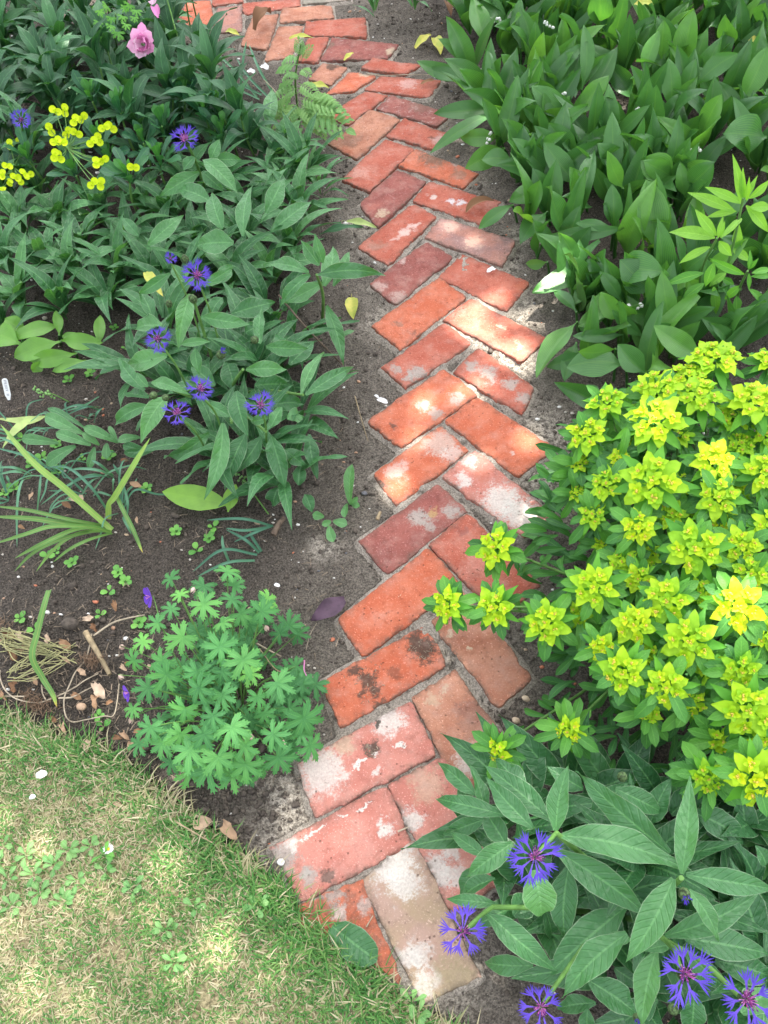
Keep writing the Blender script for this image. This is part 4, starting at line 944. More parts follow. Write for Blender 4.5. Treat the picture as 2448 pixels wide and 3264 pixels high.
SPH = [(at('D', x, y, z), size('D', rpx, at('D', x, y, z)) * 1.08, z, hue) for x, y, rpx, z, hue in HEADS]
while len(SPH) < len(HEADS) + 34:           # the side of the cushion that lies beyond the picture's right edge
    a = rnd(-1.5, 1.5); r = math.sqrt(rnd(.02, 1)); z = .27 - .14 * r * r
    c = SB + np.array([.06 + math.cos(a) * .33 * r, math.sin(a) * .46 * r, 0]); c[2] = z; v = c - CAM
    if W / 2 + F * (v @ CR) / (v @ _Fw) > W + 70: SPH.append((c, rnd(.022, .032), z, rnd(-.08, .06)))
for i, (c, R, z, hue) in enumerate(SPH):
    out = (c - SB); out[2] = 0; hd = np.linalg.norm(out); axis = nz(np.array([out[0] * 1.1, out[1] * 1.1 - .12, .42]) + toward_cam(c, 1) * .35)
    root = SB + out * rnd(.1, .3); root[2] = soilz(root) - .01
    m1 = root + out * .35 + np.array([0, 0, z * .55]); m2 = c - axis * R * 1.3
    pts = curve([root, m1, m2, c - axis * .1 * R], 10); g = Geo(); tube(g, pts, .003, .0022, 6, .3)
    nn = len(pts); g2 = Geo()
    for k in range(24):
        f = rnd(.38, .97) if k > 7 else rnd(.82, .98); p = pts[int(f * (nn - 1))]; tn = nz(pts[min(nn - 1, int(f * (nn - 1)) + 1)] - pts[int(f * (nn - 1)) - 1])
        a = k * 2.4 + rnd(-.3, .3); s1 = nz(np.cross(tn, (.1, .9, .3))); s2 = np.cross(tn, s1); d = nz(s1 * math.cos(a) + s2 * math.sin(a) + tn * rnd(-.1, .55)); L = rnd(.038, .058) * (.75 + .35 * f)
        tp = p + d * L - np.array([0, 0, rnd(0, .018)])
        leaf(g2, p, tp, L * rnd(.26, .36), 'oblong', arch=rnd(.0, .2), fold=rnd(.1, .4), wave=.06, up=nz(tn + np.array([0, -.2, .8])), tint=rnd(.15, .55) + .35 * (f > .86), nc=2, nv=7)
    st = g.build('stem', MT['stem'], spurge, SB); g2.build('foliage', MT['spurge'], st, SB)
    spurge_head(st, SB, c, axis, R, hue)
g2 = Geo()
for k in range(900):                       # lower leaves of the cushion, down among its stems
    a = rnd(0, 6.283); r = math.sqrt(rnd(0, 1)); p = SB + np.array([math.cos(a) * .33 * r + .05, math.sin(a) * .50 * r - .02, rnd(.02, .17 * (1.1 - r * .5))])
    az = a + rnd(-1, 1); d = nz(np.array([math.cos(az), math.sin(az), rnd(-.5, .5)])); L = rnd(.04, .065)
    leaf(g2, p, p + d * L, L * rnd(.26, .34), 'oblong', arch=rnd(0, .2), fold=.25, up=nz(np.array([0, -.2, 1]) + rng.normal(size=3) * .3), tint=rnd(0, .4), nc=2, nv=7)
g2.build('foliage', MT['spurge'], spurge, SB)

# ------------------------------------------------------------------ the big cornflower in the front corner
def node_path(base, p, bend=.0):
    base = np.asarray(base); p = np.asarray(p); m = (base + p) / 2 + np.array([rnd(-.015, .015), rnd(-.015, .015) + bend, .02]); return curve([base, m, p], 8)


FB = at('Z8', 1010, 560, 0); FB[2] = soilz(FB)
front = thing('mountain_cornflower', FB, 'large mountain cornflower with six ragged violet blue flowers in the front corner of the bed', 'plant')
NA, NB, NC, ND = at('Z8', 745, 280, .30), at('Z8', 1285, 475, .33), at('Z8', 470, 600, .20), at('Z8', 1210, 740, .26)
for p in (NA, NB, NC, ND):
    g = Geo(); root = FB + np.array([rnd(-.03, .03), rnd(-.03, .03), -.01]); tube(g, node_path(root, p), .005, .0035, 7, .2); g.build('stem', MT['stem'], front, FB)
FLV = [  # base x,y,z  tip x,y,z  width px, arch, tint
    (742, 272, .29, 800, -20, .33, 112, .06, .62), (765, 292, .29, 1312, 442, .27, 165, .10, .62), (1235, 368, .27, 830, 12, .24, 150, .08, .42), (1288, 458, .31, 1322, 32, .34, 112, .05, .72), (1305, 462, .31, 1690, 525, .28, 120, .12, .5),
    (750, 360, .26, 1142, 640, .21, 150, .10, .4), (1250, 478, .31, 1042, 842, .27, 150, .10, .68), (1040, 605, .16, 688, 912, .12, 170, .10, .42), (1050, 715, .22, 768, 995, .17, 150, .08, .58), (1318, 525, .32, 1442, 748, .29, 86, .1, .7),
    (1215, 725, .25, 1628, 530, .26, 120, .12, .52), (1300, 735, .18, 1670, 805, .14, 150, .1, .3), (800, 420, .19, 785, 760, .13, 140, .08, .3), (650, 440, .28, 678, 640, .22, 165, .14, .95), (555, 322, .23, 356, 470, .2, 112, .12, .6),
    (640, 258, .25, 442, 40, .24, 108, .1, .5), (530, 205, .22, 222, 132, .16, 92, .22, .42), (530, 335, .2, 430, 175, .18, 110, .08, .34), (445, 385, .16, 282, 275, .13, 70, .1, .5), (440, 220, .15, 252, 287, .11, 84, .12, .45),
    (440, 622, .19, 752, 880, .15, 125, .1, .5), (645, 855, .12, 433, 838, .05, 96, .1, .55), (440, 210, .18, 368, -20, .2, 74, .06, .45), (400, 118, .14, 235, -25, .1, 82, .08, .5), (720, 225, .22, 430, -15, .2, 120, .1, .36),
    (1000, 90, .22, 1202, 195, .17, 110, .12, .4), (1150, 240, .16, 1246, 35, .2, 110, .06, .28), (1330, 190, .17, 1558, 332, .1, 140, .1, .25), (1175, 790, .24, 1112, 1130, .2, 140, .06, .82), (880, 915, .14, 1105, 1075, .1, 140, .08, .4),
    (915, 1015, .1, 748, 1042, .05, 86, .1, .45), (880, 1040, .1, 890, 1150, .06, 80, .08, .3), (1238, 765, .25, 1120, 792, .25, 56, .12, .6), (960, 725, .2, 1072, 745, .19, 60, .15, .6), (1300, 790, .17, 1492, 965, .12, 110, .1, .32),
    (1430, 830, .15, 1680, 905, .1, 150, .1, .28), (700, 620, .12, 722, 742, .08, 80, .1, .3), (995, 865, .1, 1115, 945, .08, 90, .1, .25), (480, 480, .17, 332, 566, .13, 100, .1, .35), (490, 588, .19, 268, 566, .16, 66, .22, .5),
    (1545, 1060, .2, 1680, 965, .19, 130, .1, .7), (1340, 980, .16, 1320, 1150, .1, 120, .08, .35), (1500, 980, .1, 1600, 1130, .06, 130, .1, .2), (560, 640, .14, 640, 560, .12, 130, .1, .2), (860, 90, .16, 700, -10, .18, 100, .1, .3),
    (900, 200, .15, 1060, 60, .18, 110, .1, .3), (1080, 880, .12, 1160, 740, .1, 100, .1, .2), (1400, 620, .14, 1560, 700, .1, 130, .1, .2), (680, 700, .08, 560, 600, .09, 120, .1, .2), (830, 640, .1, 900, 800, .08, 130, .08, .2),
    (420, 420, .12, 330, 560, .07, 110, .1, .25), (600, 130, .14, 480, -40, .12, 120, .1, .3), (1180, 1000, .1, 1000, 1120, .06, 120, .1, .25), (1240, 200, .12, 1400, 60, .15, 130, .08, .15), (1650, 420, .2, 1602, 330, .22, 80, .1, .3), (330, 60, .1, 420, 190, .12, 90, .1, .4)]
for bx, by, zb, tx, ty, zt, wp, ar, ti in FLV:
    b, t_, wd, kw = img_leaf('Z8', bx, by, zb, tx, ty, zt, wp)
    one_leaf('leaf', MT['corn'], front, FB, b, t_, wd * .9, prof='corn', arch=ar, fold=rnd(.12, .45), wave=rnd(.02, .10), wf=2.5, twist=rnd(-.4, .4), tint=ti, nc=5, nv=22, sway=rnd(-.04, .04), **kw)
leafy(front, FB, FB + [.03, .03, .0], 22, .15, .042, 'corn', MT['corn'], tilt=(.7, 1.35), zoff=(.01, .12), tint=(0, .35))
for x, y, n_ in [(600, 200, 7), (800, 130, 7), (1000, 130, 7), (1200, 180, 8), (1420, 250, 8), (1560, 420, 8), (1600, 600, 8), (1500, 720, 8), (1420, 900, 8), (1600, 860, 8), (1150, 620, 8), (900, 620, 8), (650, 560, 7), (1000, 900, 7), (1250, 1000, 8), (500, 300, 6), (1580, 200, 7)]:
    leafy(front, FB, at('Z8', x, y + 30, .0), n_, .14, .045, 'corn', MT['corn'], name='foliage', tilt=(.6, 1.35), zoff=(.01, .07), tint=(.0, .35), r0=.02, joined=True)
for x, y, z, r, st in [(650, 385, .40, 108, NA), (340, 705, .27, 100, NC), (1300, 890, .36, 112, ND), (1570, 1000, .37, 118, ND), (678, 1035, .26, 92, FB + np.array([0, 0, .06]))]:
    c = at('Z8', x, y, z); ax = nz(toward_cam(c, .75) + rng.normal(size=3) * .16); R = size('Z8', r, c) * 1.1
    cornflower_head(front, FB, c, ax, R); g = Geo(); tube(g, curve([st, (st + c) / 2 + np.array([.005, .005, -.01]), c - ax * R * .6], 8), .003, .0028, 6, .2); g.build('stem', MT['stem'], front, FB)
for x, y, z, r, tip in [(1298, 545, .39, 26, True), (1030, 38, .28, 22, False), (1250, 1042, .25, 24, False), (1090, 1078, .2, 16, True)]:
    c = at('Z8', x, y, z); cornflower_bud(front, FB, c, nz(toward_cam(c, .6) + np.array([0, -.7 if tip else .2, 0])), size('Z8', r, c), tip)

# ------------------------------------------------------------------ the middle cornflower left of the path
MB = at('Z3', 1010, 640, 0); MB[2] = soilz(MB)
midp = thing('mountain_cornflower', MB, 'bushy mountain cornflower sprawling over bare soil left of the path middle', 'plant')
NODES = {'a': at('Z3', 1368, 80, .22), 'b': at('Z3', 840, 200, .26), 'c': at('Z3', 1000, 720, .16), 'd': at('Z3', 1150, 760, .17), 'e': at('Z3', 700, 560, .18), 'f': at('Z3', 1050, 490, .22), 'g': at('Z3', 1310, 600, .15)}
for k, p in NODES.items():
    g = Geo(); r0 = MB if k != 'a' else at('Z3', 1440, 330, 0); tube(g, node_path(r0 + np.array([rnd(-.03, .03), rnd(-.03, .03), -.01]), p), .0045, .003, 7, .3); g.build('stem', MT['stem'], midp, MB)
MLV = [(1372, 80, .23, 1662, 82, .2, 92, .14, .35), (1335, 70, .23, 1138, 42, .2, 84, .1, .6), (1340, 82, .23, 1208, 225, .18, 70, .2, .5), (1380, 40, .24, 1300, -70, .28, 70, .05, .6), (1395, 30, .24, 1360, -100, .3, 66, .05, .6), (1395, 120, .15, 1228, 205, .1, 100, .15, .72),
       (1410, 215, .12, 1485, 475, .04, 84, .04, .6), (1400, 130, .12, 1440, -40, .14, 100, .1, .75), (1440, 130, .1, 1510, -20, .12, 70, .1, .7), (1470, 350, .03, 1540, 322, .03, 36, .1, .7),
       (735, 75, .24, 598, 165, .2, 70, .18, .55), (872, 262, .25, 1088, 296, .22, 92, .12, .62), (822, 165, .28, 770, 405, .22, 100, .08, .85), (722, 430, .18, 548, 470, .14, 118, .12, .85), (1122, 378, .2, 1132, 218, .22, 68, .06, .6), (1150, 392, .2, 1335, 400, .17, 92, .12, .55),
       (1062, 490, .22, 1242, 490, .19, 92, .14, .68), (1302, 600, .15, 1402, 415, .16, 66, .08, .75), (1320, 600, .15, 1530, 478, .12, 84, .12, .5), (782, 382, .25, 912, 370, .24, 52, .12, .7), (842, 400, .22, 862, 515, .18, 62, .1, .6),
       (1020, 585, .21, 1075, 785, .17, 116, .08, .3), (962, 722, .18, 880, 1058, .12, 100, .06, .7), (722, 605, .2, 608, 808, .16, 112, .1, .85), (640, 645, .15, 496, 732, .1, 86, .12, .6), (1172, 780, .14, 1232, 1010, .07, 112, .08, .45), (1065, 765, .14, 970, 1010, .08, 110, .08, .3),
       (1130, 780, .13, 1015, 940, .08, 100, .1, .35), (1335, 770, .1, 1372, 965, .04, 90, .06, .25), (1230, 835, .12, 1318, 905, .07, 90, .1, .35), (905, 765, .12, 708, 868, .07, 96, .12, .6), (655, 545, .19, 825, 602, .19, 72, .14, .75), (640, 565, .19, 590, 500, .2, 60, .1, .6),
       (625, 580, .16, 518, 440, .15, 84, .1, .5), (645, 610, .14, 540, 595, .1, 76, .1, .5), (1120, 940, .06, 1248, 1018, .03, 90, .1, .35), (1290, 990, .05, 1300, 905, .06, 80, .1, .4), (1200, 1000, .06, 1180, 1080, .02, 90, .1, .3), (1320, 1030, .04, 1350, 1110, .02, 70, .1, .4),
       (940, 120, .22, 1010, 40, .22, 80, .1, .5), (800, 110, .24, 740, 40, .25, 70, .1, .5), (880, 130, .24, 1015, 45, .25, 60, .1, .6), (960, 180, .22, 905, 280, .2, 80, .1, .4), (660, 270, .18, 600, 150, .2, 80, .1, .45), (700, 300, .18, 590, 310, .14, 110, .1, .7),
       (870, 330, .16, 1000, 430, .13, 100, .1, .3), (1000, 250, .16, 1190, 200, .14, 110, .12, .35), (980, 460, .13, 1010, 600, .1, 110, .1, .25), (1100, 560, .12, 1260, 560, .1, 120, .1, .35), (1190, 640, .12, 1310, 640, .1, 100, .1, .4), (900, 640, .15, 1010, 700, .14, 76, .1, .55),
       (1160, 700, .19, 1085, 715, .17, 60, .1, .6), (1170, 740, .19, 1220, 650, .2, 70, .1, .6), (1240, 700, .14, 1310, 700, .12, 90, .1, .7), (930, 560, .14, 830, 480, .14, 100, .1, .4), (1060, 330, .15, 1120, 300, .15, 90, .1, .35), (1250, 470, .12, 1360, 370, .12, 100, .1, .3)]
for bx, by, zb, tx, ty, zt, wp, ar, ti in MLV:
    b, t_, wd, kw = img_leaf('Z3', bx, by, zb, tx, ty, zt, wp)
    one_leaf('leaf', MT['corn'], midp, MB, b, t_, wd * .78, prof='corn', arch=ar, fold=rnd(.15, .55), wave=rnd(.03, .16), wf=2.0, twist=rnd(-.7, .7), tint=ti, nc=4, nv=16, sway=rnd(-.06, .06), **kw)
for x, y, n_ in [(740, 330, 8), (640, 520, 7), (900, 480, 7), (1080, 430, 7), (820, 620, 7), (1180, 520, 7), (1120, 860, 7), (1230, 950, 6), (800, 180, 6), (1300, 700, 7), (1260, 380, 6), (980, 860, 6)]:
    leafy(midp, MB, at('Z3', x, y + 40, .0), n_ + 4, .15, .033, 'corn', MT['corn'], name='foliage', tilt=(.6, 1.4), zoff=(.01, .07), tint=(.05, .5), r0=.02, joined=True)
leafy(midp, MB, MB + [.02, .0, .0], 24, .15, .042, 'corn', MT['corn'], tilt=(.8, 1.4), zoff=(.01, .1), tint=(0, .35), r0=.05)
leafy(midp, MB, at('Z3', 1200, 300, 0), 14, .14, .042, 'corn', MT['corn'], tilt=(.6, 1.3), zoff=(.01, .06), tint=(0, .35), r0=.04)
for x, y, z, r, k in [(850, 85, .33, 66, 'b'), (735, 12, .33, 30, 'b'), (682, 360, .3, 56, 'e'), (865, 577, .28, 62, 'f'), (1125, 645, .28, 62, 'd'), (765, 680, .27, 60, 'c')]:
    c = at('Z3', x, y, z); ax = nz(toward_cam(c, .6) + rng.normal(size=3) * .2); R = size('Z3', r, c) * 1.05
    cornflower_head(midp, MB, c, ax, R, 1.0 if r > 40 else .6); g = Geo(); s0 = c * .8 + MB * .2; s0[2] = c[2] * .35; tube(g, curve([s0, (s0 + c) / 2 + np.array([.004, .004, .0]), c - ax * R * .6], 8), .0024, .0022, 6, .2); g.build('stem', MT['stem'], midp, MB)
for x, y, z, r in [(955, 425, .3, 20), (715, 612, .27, 16), (663, 602, .27, 18), (833, 185, .32, 18), (1100, 362, .27, 18), (800, 14, .3, 16), (730, 207, .29, 15)]:
    c = at('Z3', x, y, z); cornflower_bud(midp, MB, c, nz(toward_cam(c, .5) + rng.normal(size=3) * .4), size('Z3', r, c), r > 18)

# ------------------------------------------------------------------ the crowded upper left bed
UG = 'leafy shoots crowding the upper left bed'
UL = 'dark green leafy shoot with lance shaped leaves in the crowded upper left bed'
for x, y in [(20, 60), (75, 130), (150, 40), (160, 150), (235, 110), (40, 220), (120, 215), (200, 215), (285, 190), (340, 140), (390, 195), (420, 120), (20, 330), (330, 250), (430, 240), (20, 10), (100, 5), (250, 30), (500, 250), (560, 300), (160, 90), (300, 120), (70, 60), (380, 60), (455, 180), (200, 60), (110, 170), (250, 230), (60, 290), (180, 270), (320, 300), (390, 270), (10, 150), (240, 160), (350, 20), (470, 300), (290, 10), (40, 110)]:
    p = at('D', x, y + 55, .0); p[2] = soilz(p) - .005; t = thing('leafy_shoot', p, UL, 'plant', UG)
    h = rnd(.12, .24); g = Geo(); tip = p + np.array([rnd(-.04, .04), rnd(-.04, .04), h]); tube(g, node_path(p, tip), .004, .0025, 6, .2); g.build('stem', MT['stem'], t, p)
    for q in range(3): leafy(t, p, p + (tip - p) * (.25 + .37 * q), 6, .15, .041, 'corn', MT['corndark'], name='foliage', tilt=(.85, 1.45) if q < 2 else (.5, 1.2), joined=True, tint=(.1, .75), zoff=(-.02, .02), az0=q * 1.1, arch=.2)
UL2 = 'mid green shoot with long smooth leaves in the crowded bed left of the path'
for x, y in [(20, 420), (90, 400), (60, 480), (140, 470), (30, 560), (110, 560), (190, 530), (230, 460), (180, 590), (290, 520), (320, 440), (380, 470), (360, 540), (430, 520), (60, 640), (150, 660), (470, 560), (530, 440), (580, 470), (480, 400), (610, 400), (650, 450), (540, 520), (630, 530), (270, 590), (10, 680), (420, 400), (660, 360), (610, 340), (350, 600), (590, 580), (510, 610), (440, 590), (240, 640)]:
    p = at('D', x, y + 30, .0); p[2] = soilz(p) - .005; t = thing('leafy_shoot', p, UL2, 'plant', 'smooth leaved shoots in the crowded left bed')
    leafy(t, p, p + [0, 0, .01], int(rng.integers(10, 15)), .155, .036, 'corn', MT['corn'], name='foliage', tilt=(.55, 1.35), joined=True, tint=(.1, .75), zoff=(0, .05), arch=.18, nv=12)
# broad lily-like leaves at the lower edge of that bed
UL3 = 'low shoot with glossy pale green oval leaves on the soil edge of the left bed'
for x, y, lv in [(250, 370, [(255, 340, .05, 240, 235, .08, 44), (260, 370, .06, 62, 440, .03, 96), (265, 365, .06, 445, 375, .05, 74), (270, 300, .05, 45, 360, .06, 70)]), (400, 330, [(430, 385, .04, 432, 255, .07, 50), (385, 385, .04, 268, 345, .05, 60)]),
                 (330, 440, [(372, 452, .04, 228, 500, .02, 58), (330, 420, .05, 130, 455, .03, 80)]), (180, 470, [(180, 450, .04, 140, 500, .02, 50)]), (100, 330, [(90, 380, .06, -30, 330, .06, 110), (110, 330, .05, 20, 270, .08, 80)])]:
    p = at('Z3', x, y, 0); p[2] = soilz(p) - .005; t = thing('oval_leaved_shoot', p, UL3, 'plant', 'oval leaved shoots at the edge of the left bed')
    for bx, by, zb, tx, ty, zt, wp in lv:
        b, t_, wd, kw = img_leaf('Z3', bx, by, zb, tx, ty, zt, wp)
        g = Geo(); tube(g, [p, (p + b) / 2, b], .0035, .0028, 5, .2); g.build('stalk', MT['lily'], t, p)
        one_leaf('leaf', MT['lily'], t, p, b, t_, wd, prof='lily', arch=.1, fold=.3, wave=.06, tint=.88, nc=3, nv=14, **kw)
# the long yellow-green oval leaf lying below the middle cornflower
p = at('Z3', 1010, 1075, 0); p[2] = soilz(p); t = thing('oval_leaved_shoot', p, 'single big yellow green oval leaf lying on soil below the middle cornflower', 'plant')
for bx, by, zb, tx, ty, zt, wp in [(1015, 1075, .03, 700, 1018, .03, 108), (985, 1106, .02, 1020, 985, .05, 70)]:
    b, t_, wd, kw = img_leaf('Z3', bx, by, zb, tx, ty, zt, wp); one_leaf('leaf', MT['lily'], t, p, b, t_, wd, prof='lily', arch=.08, fold=.2, tint=.97, nc=4, nv=16, **kw)

p = at('Z9', 1000, 560, 0); p[2] = soilz(p); t = thing('mountain_cornflower', p, 'low young cornflower with smooth oval leaves on soil above the strap leaves', 'plant')
for bx, by, zb, tx, ty, zt, wp, ti in [(880, 440, .05, 475, 250, .06, 150, .75), (960, 560, .04, 590, 430, .06, 130, .7), (620, 540, .02, 228, 490, .02, 120, .7), (800, 570, .04, 490, 770, .02, 150, .6), (900, 380, .03, 505, 170, .03, 80, .45), (1240, 530, .03, 880, 370, .07, 120, .7), (1000, 580, .03, 940, 810, .02, 90, .6),
                                       (1130, 540, .03, 1135, 705, .02, 100, .65), (1480, 480, .04, 1245, 520, .05, 110, .7), (1560, 620, .03, 1300, 560, .04, 120, .5), (1050, 560, .03, 870, 430, .06, 90, .85), (1250, 540, .03, 1150, 360, .05, 60, .7), (1640, 600, .03, 1310, 640, .03, 110, .5)]:
    b, t_, wd, kw = img_leaf('Z9', bx, by, zb, tx, ty, zt, wp); one_leaf('leaf', MT['corn'], t, p, b, t_, wd, prof='oblong', arch=.1, fold=.25, wave=.03, tint=ti, nc=4, nv=14, **kw)

# wood spurge: whorls of blunt leaves, two of the shoots carrying yellow cups
WL = 'wood spurge shoot with a whorl of blunt leaves in the upper left bed'
for x, y, z, n, tl, L in [(520, 480, .2, 9, (.35, 1.2), .085), (700, 545, .17, 9, (.3, 1.1), .08), (890, 500, .17, 10, (.3, 1.2), .08), (940, 470, .18, 8, (.2, .9), .07), (560, 780, .18, 10, (.7, 1.4), .085), (430, 620, .16, 8, (.6, 1.3), .085), (400, 440, .17, 8, (.4, 1.2), .08),
                          (690, 700, .15, 9, (.5, 1.3), .08), (960, 590, .14, 8, (.4, 1.2), .08), (800, 430, .16, 8, (.4, 1.2), .075), (480, 700, .13, 8, (.6, 1.3), .08), (620, 620, .15, 8, (.5, 1.3), .08), (130, 700, .12, 8, (.5, 1.3), .08), (330, 760, .13, 8, (.6, 1.3), .085)]:
    c = at('Z1', x, y, z); p = np.array([c[0] + rnd(-.03, .03), c[1] + .03, 0]); p[2] = soilz(p) - .005; t = thing('wood_spurge', p, WL, 'plant', 'wood spurge shoots in the upper left bed')
    g = Geo(); tube(g, node_path(p, c), .004, .003, 6, .2); g.build('stem', MT['stem'], t, p)
    leafy(t, p, c, n, L, .027, 'spoon', MT['wood'], name='leaf_whorl', tilt=tl, joined=True, tint=(.1, .65), zoff=(-.03, .01), arch=.06, fold=.18)
    leafy(t, p, c + [0, 0, .005], 4, L * .6, .02, 'spoon', MT['wood'], name='young_leaf_whorl', tilt=(.1, .5), joined=True, tint=(.8, 1), zoff=(0, .01), arch=.04, fold=.2)


def cup_umbel(name, lb, w, root, hub, cups, r):
    h = at(w, *hub); p = at(w, *root, 0); p[2] = soilz(p) - .005; t = thing(name, p, lb, 'plant')
    g = Geo(); tube(g, node_path(p, h), .004, .003, 6, .2); g.build('stem', MT['stem'], t, p)
    leafy(t, p, (p + h) / 2, 8, .08, .025, 'spoon', MT['wood'], name='leaf_whorl', tilt=(.7, 1.3), joined=True, zoff=(-.03, .06))
    for x, y in cups:
        c = at(w, x, y, hub[2] + rnd(.01, .05)); ax = nz(toward_cam(c, .7) + rng.normal(size=3) * .3); R = size(w, r, c); g = Geo(); g2 = Geo()
        tube(g2, curve([h, (h + c) / 2 - np.array([0, 0, .008]), c], 5), .0013, .001, 5, .2); ry = g2.build('ray', MT['stem'], t, p)
        u = nz(np.cross(ax, (.2, .9, .3))); a0 = rnd(0, 6.28); u, v = u * math.cos(a0) + np.cross(ax, u) * math.sin(a0), None; v = np.cross(ax, u)
        for s_ in (-1, 1):
            cc_ = c + u * s_ * R * .36; n1 = nz(ax + u * s_ * .35)
            V = [cc_]; T = [.9]
            for rr_, zz in ((.3, .02), (.5, .12), (.6, .3)):
                for q in range(12):
                    aa = 6.283 * q / 12; V.append(cc_ + (u * math.cos(aa) + v * math.sin(aa)) * R * rr_ + n1 * R * zz); T.append(.88 - .3 * zz)
            Fq = [[1 + 12 * k + q, 1 + 12 * k + (q + 1) % 12, 13 + 12 * k + (q + 1) % 12, 13 + 12 * k + q] for k in range(2) for q in range(12)]
            g.add(V, Fq, None, T); n0 = g.n - len(V); g.F.append(np.array([[0, 1 + (q + 1) % 12, 1 + q] for q in range(12)]) + n0); g.M.append(np.zeros(12, int))
            blob(g, cc_ + n1 * R * .12, R * .13, (1, 1, 1), None, .8)
        g.build('flower_cup', MT['bract'], ry, p)


cup_umbel('wood_spurge', 'wood spurge with a large open cluster of yellow green cups in the upper left bed', 'Z1', (330, 700), (290, 640, .2),
          [(240, 480), (278, 478), (322, 522), (358, 508), (218, 560), (290, 575), (330, 572), (240, 610), (268, 614), (236, 672), (258, 678), (398, 615), (428, 602), (415, 706), (443, 690), (452, 552), (480, 550), (574, 722), (402, 792), (437, 795)], 27)
cup_umbel('wood_spurge', 'wood spurge with a small scatter of yellow green cups at the left picture edge', 'Z1', (40, 860), (60, 720, .14), [(44, 626), (92, 612), (30, 718), (12, 756), (40, 792), (66, 768), (85, 776), (104, 752), (124, 758), (4, 820)], 23)

for lb, root, c, r, op in [('upright cornflower with one open blue flower facing up in the upper left bed', (900, 860), ('Z1', 800, 602, .29), 62, 1.0), ('cornflower with one deep violet half open flower near the left picture edge', (150, 640), ('Z1', 92, 520, .28), 46, .6)]:
    p = at('Z1', *root, 0); p[2] = soilz(p) - .005; t = thing('mountain_cornflower', p, lb, 'plant'); cc_ = at(*c); ax = nz(toward_cam(cc_, .55) + rng.normal(size=3) * .15 + (np.array([-.3, 0, 0]) if r > 50 else 0)); R = size('Z1', r, cc_) * 1.05
    g = Geo(); tube(g, node_path(p, cc_ - ax * R * .5), .0045, .003, 7, .2); g.build('stem', MT['stem'], t, p); cornflower_head(t, p, cc_, ax, R, op)
    if r > 50:
        for bx, by, zb, tx, ty, zt, wp, ti in [(880, 690, .24, 1030, 840, .18, 86, .7), (860, 745, .2, 690, 850, .15, 74, .65), (910, 690, .22, 950, 600, .25, 50, .6), (925, 690, .2, 1045, 690, .18, 62, .55), (840, 680, .24, 790, 740, .22, 50, .5), (875, 740, .2, 970, 830, .16, 60, .5), (960, 990, .2, 915, 830, .23, 80, .6), (1050, 1020, .2, 1085, 810, .23, 72, .6),
                                               (1010, 1050, .18, 850, 1060, .16, 110, .65), (1150, 920, .17, 1225, 770, .2, 80, .6), (1170, 1000, .15, 1345, 870, .14, 76, .55), (910, 870, .18, 770, 815, .17, 84, .6), (640, 1060, .16, 795, 930, .17, 70, .65), (600, 1020, .16, 530, 940, .18, 50, .5), (1160, 560, .1, 1178, 385, .13, 64, .85)]:
            b, t_, wd, kw = img_leaf('Z1', bx, by, zb, tx, ty, zt, wp); one_leaf('leaf', MT['corn'], t, p, b, t_, wd, prof='corn', arch=.1, fold=.3, wave=.06, tint=ti, nc=3, nv=14, **kw)
    else: leafy(t, p, (p + cc_) / 2, 9, .13, .035, 'corn', MT['corn'], tilt=(.5, 1.2), zoff=(-.05, .06))

# ------------------------------------------------------------------ cranesbill
def palmate(g, c, n, fwd, R, tint, lobes=7, spread=2.5, droop=.25):
    n = nz(n); f = nz(fwd - n * np.dot(fwd, n)); s = np.cross(n, f); c = np.asarray(c)
    for k in range(lobes):
        a = (k / (lobes - 1) - .5) * 2 * spread + rnd(-.08, .08); ln = R * (1.02 - .10 * abs(a) + rnd(-.08, .08))
        d = f * math.cos(a) + s * math.sin(a); sd = np.cross(n, d); dr = -n * rnd(.1, .3) * droop * 3
        tip = c + (d + dr) * ln
        leaf(g, c + n * rnd(0, .01) * R, tip, R * .30, 'lobe', arch=.08, fold=.25, up=n, tint=tint + rnd(-.08, .08), nc=1, nv=6)
        for t, an, l2, w2 in ((.46, .62, .40, .13), (.68, .5, .26, .10)):
            for sg in (-1, 1):
                q = c + (d + dr) * ln * t + n * (R * .05 + rnd(0, .004) * R); e = d * math.cos(an) + sd * sg * math.sin(an) + dr * 1.3
                leaf(g, q, q + e * ln * l2 * rnd(.85, 1.15), R * w2, 'lance', arch=.04, fold=.2, up=n, tint=tint + rnd(-.08, .08), nc=1, nv=4)


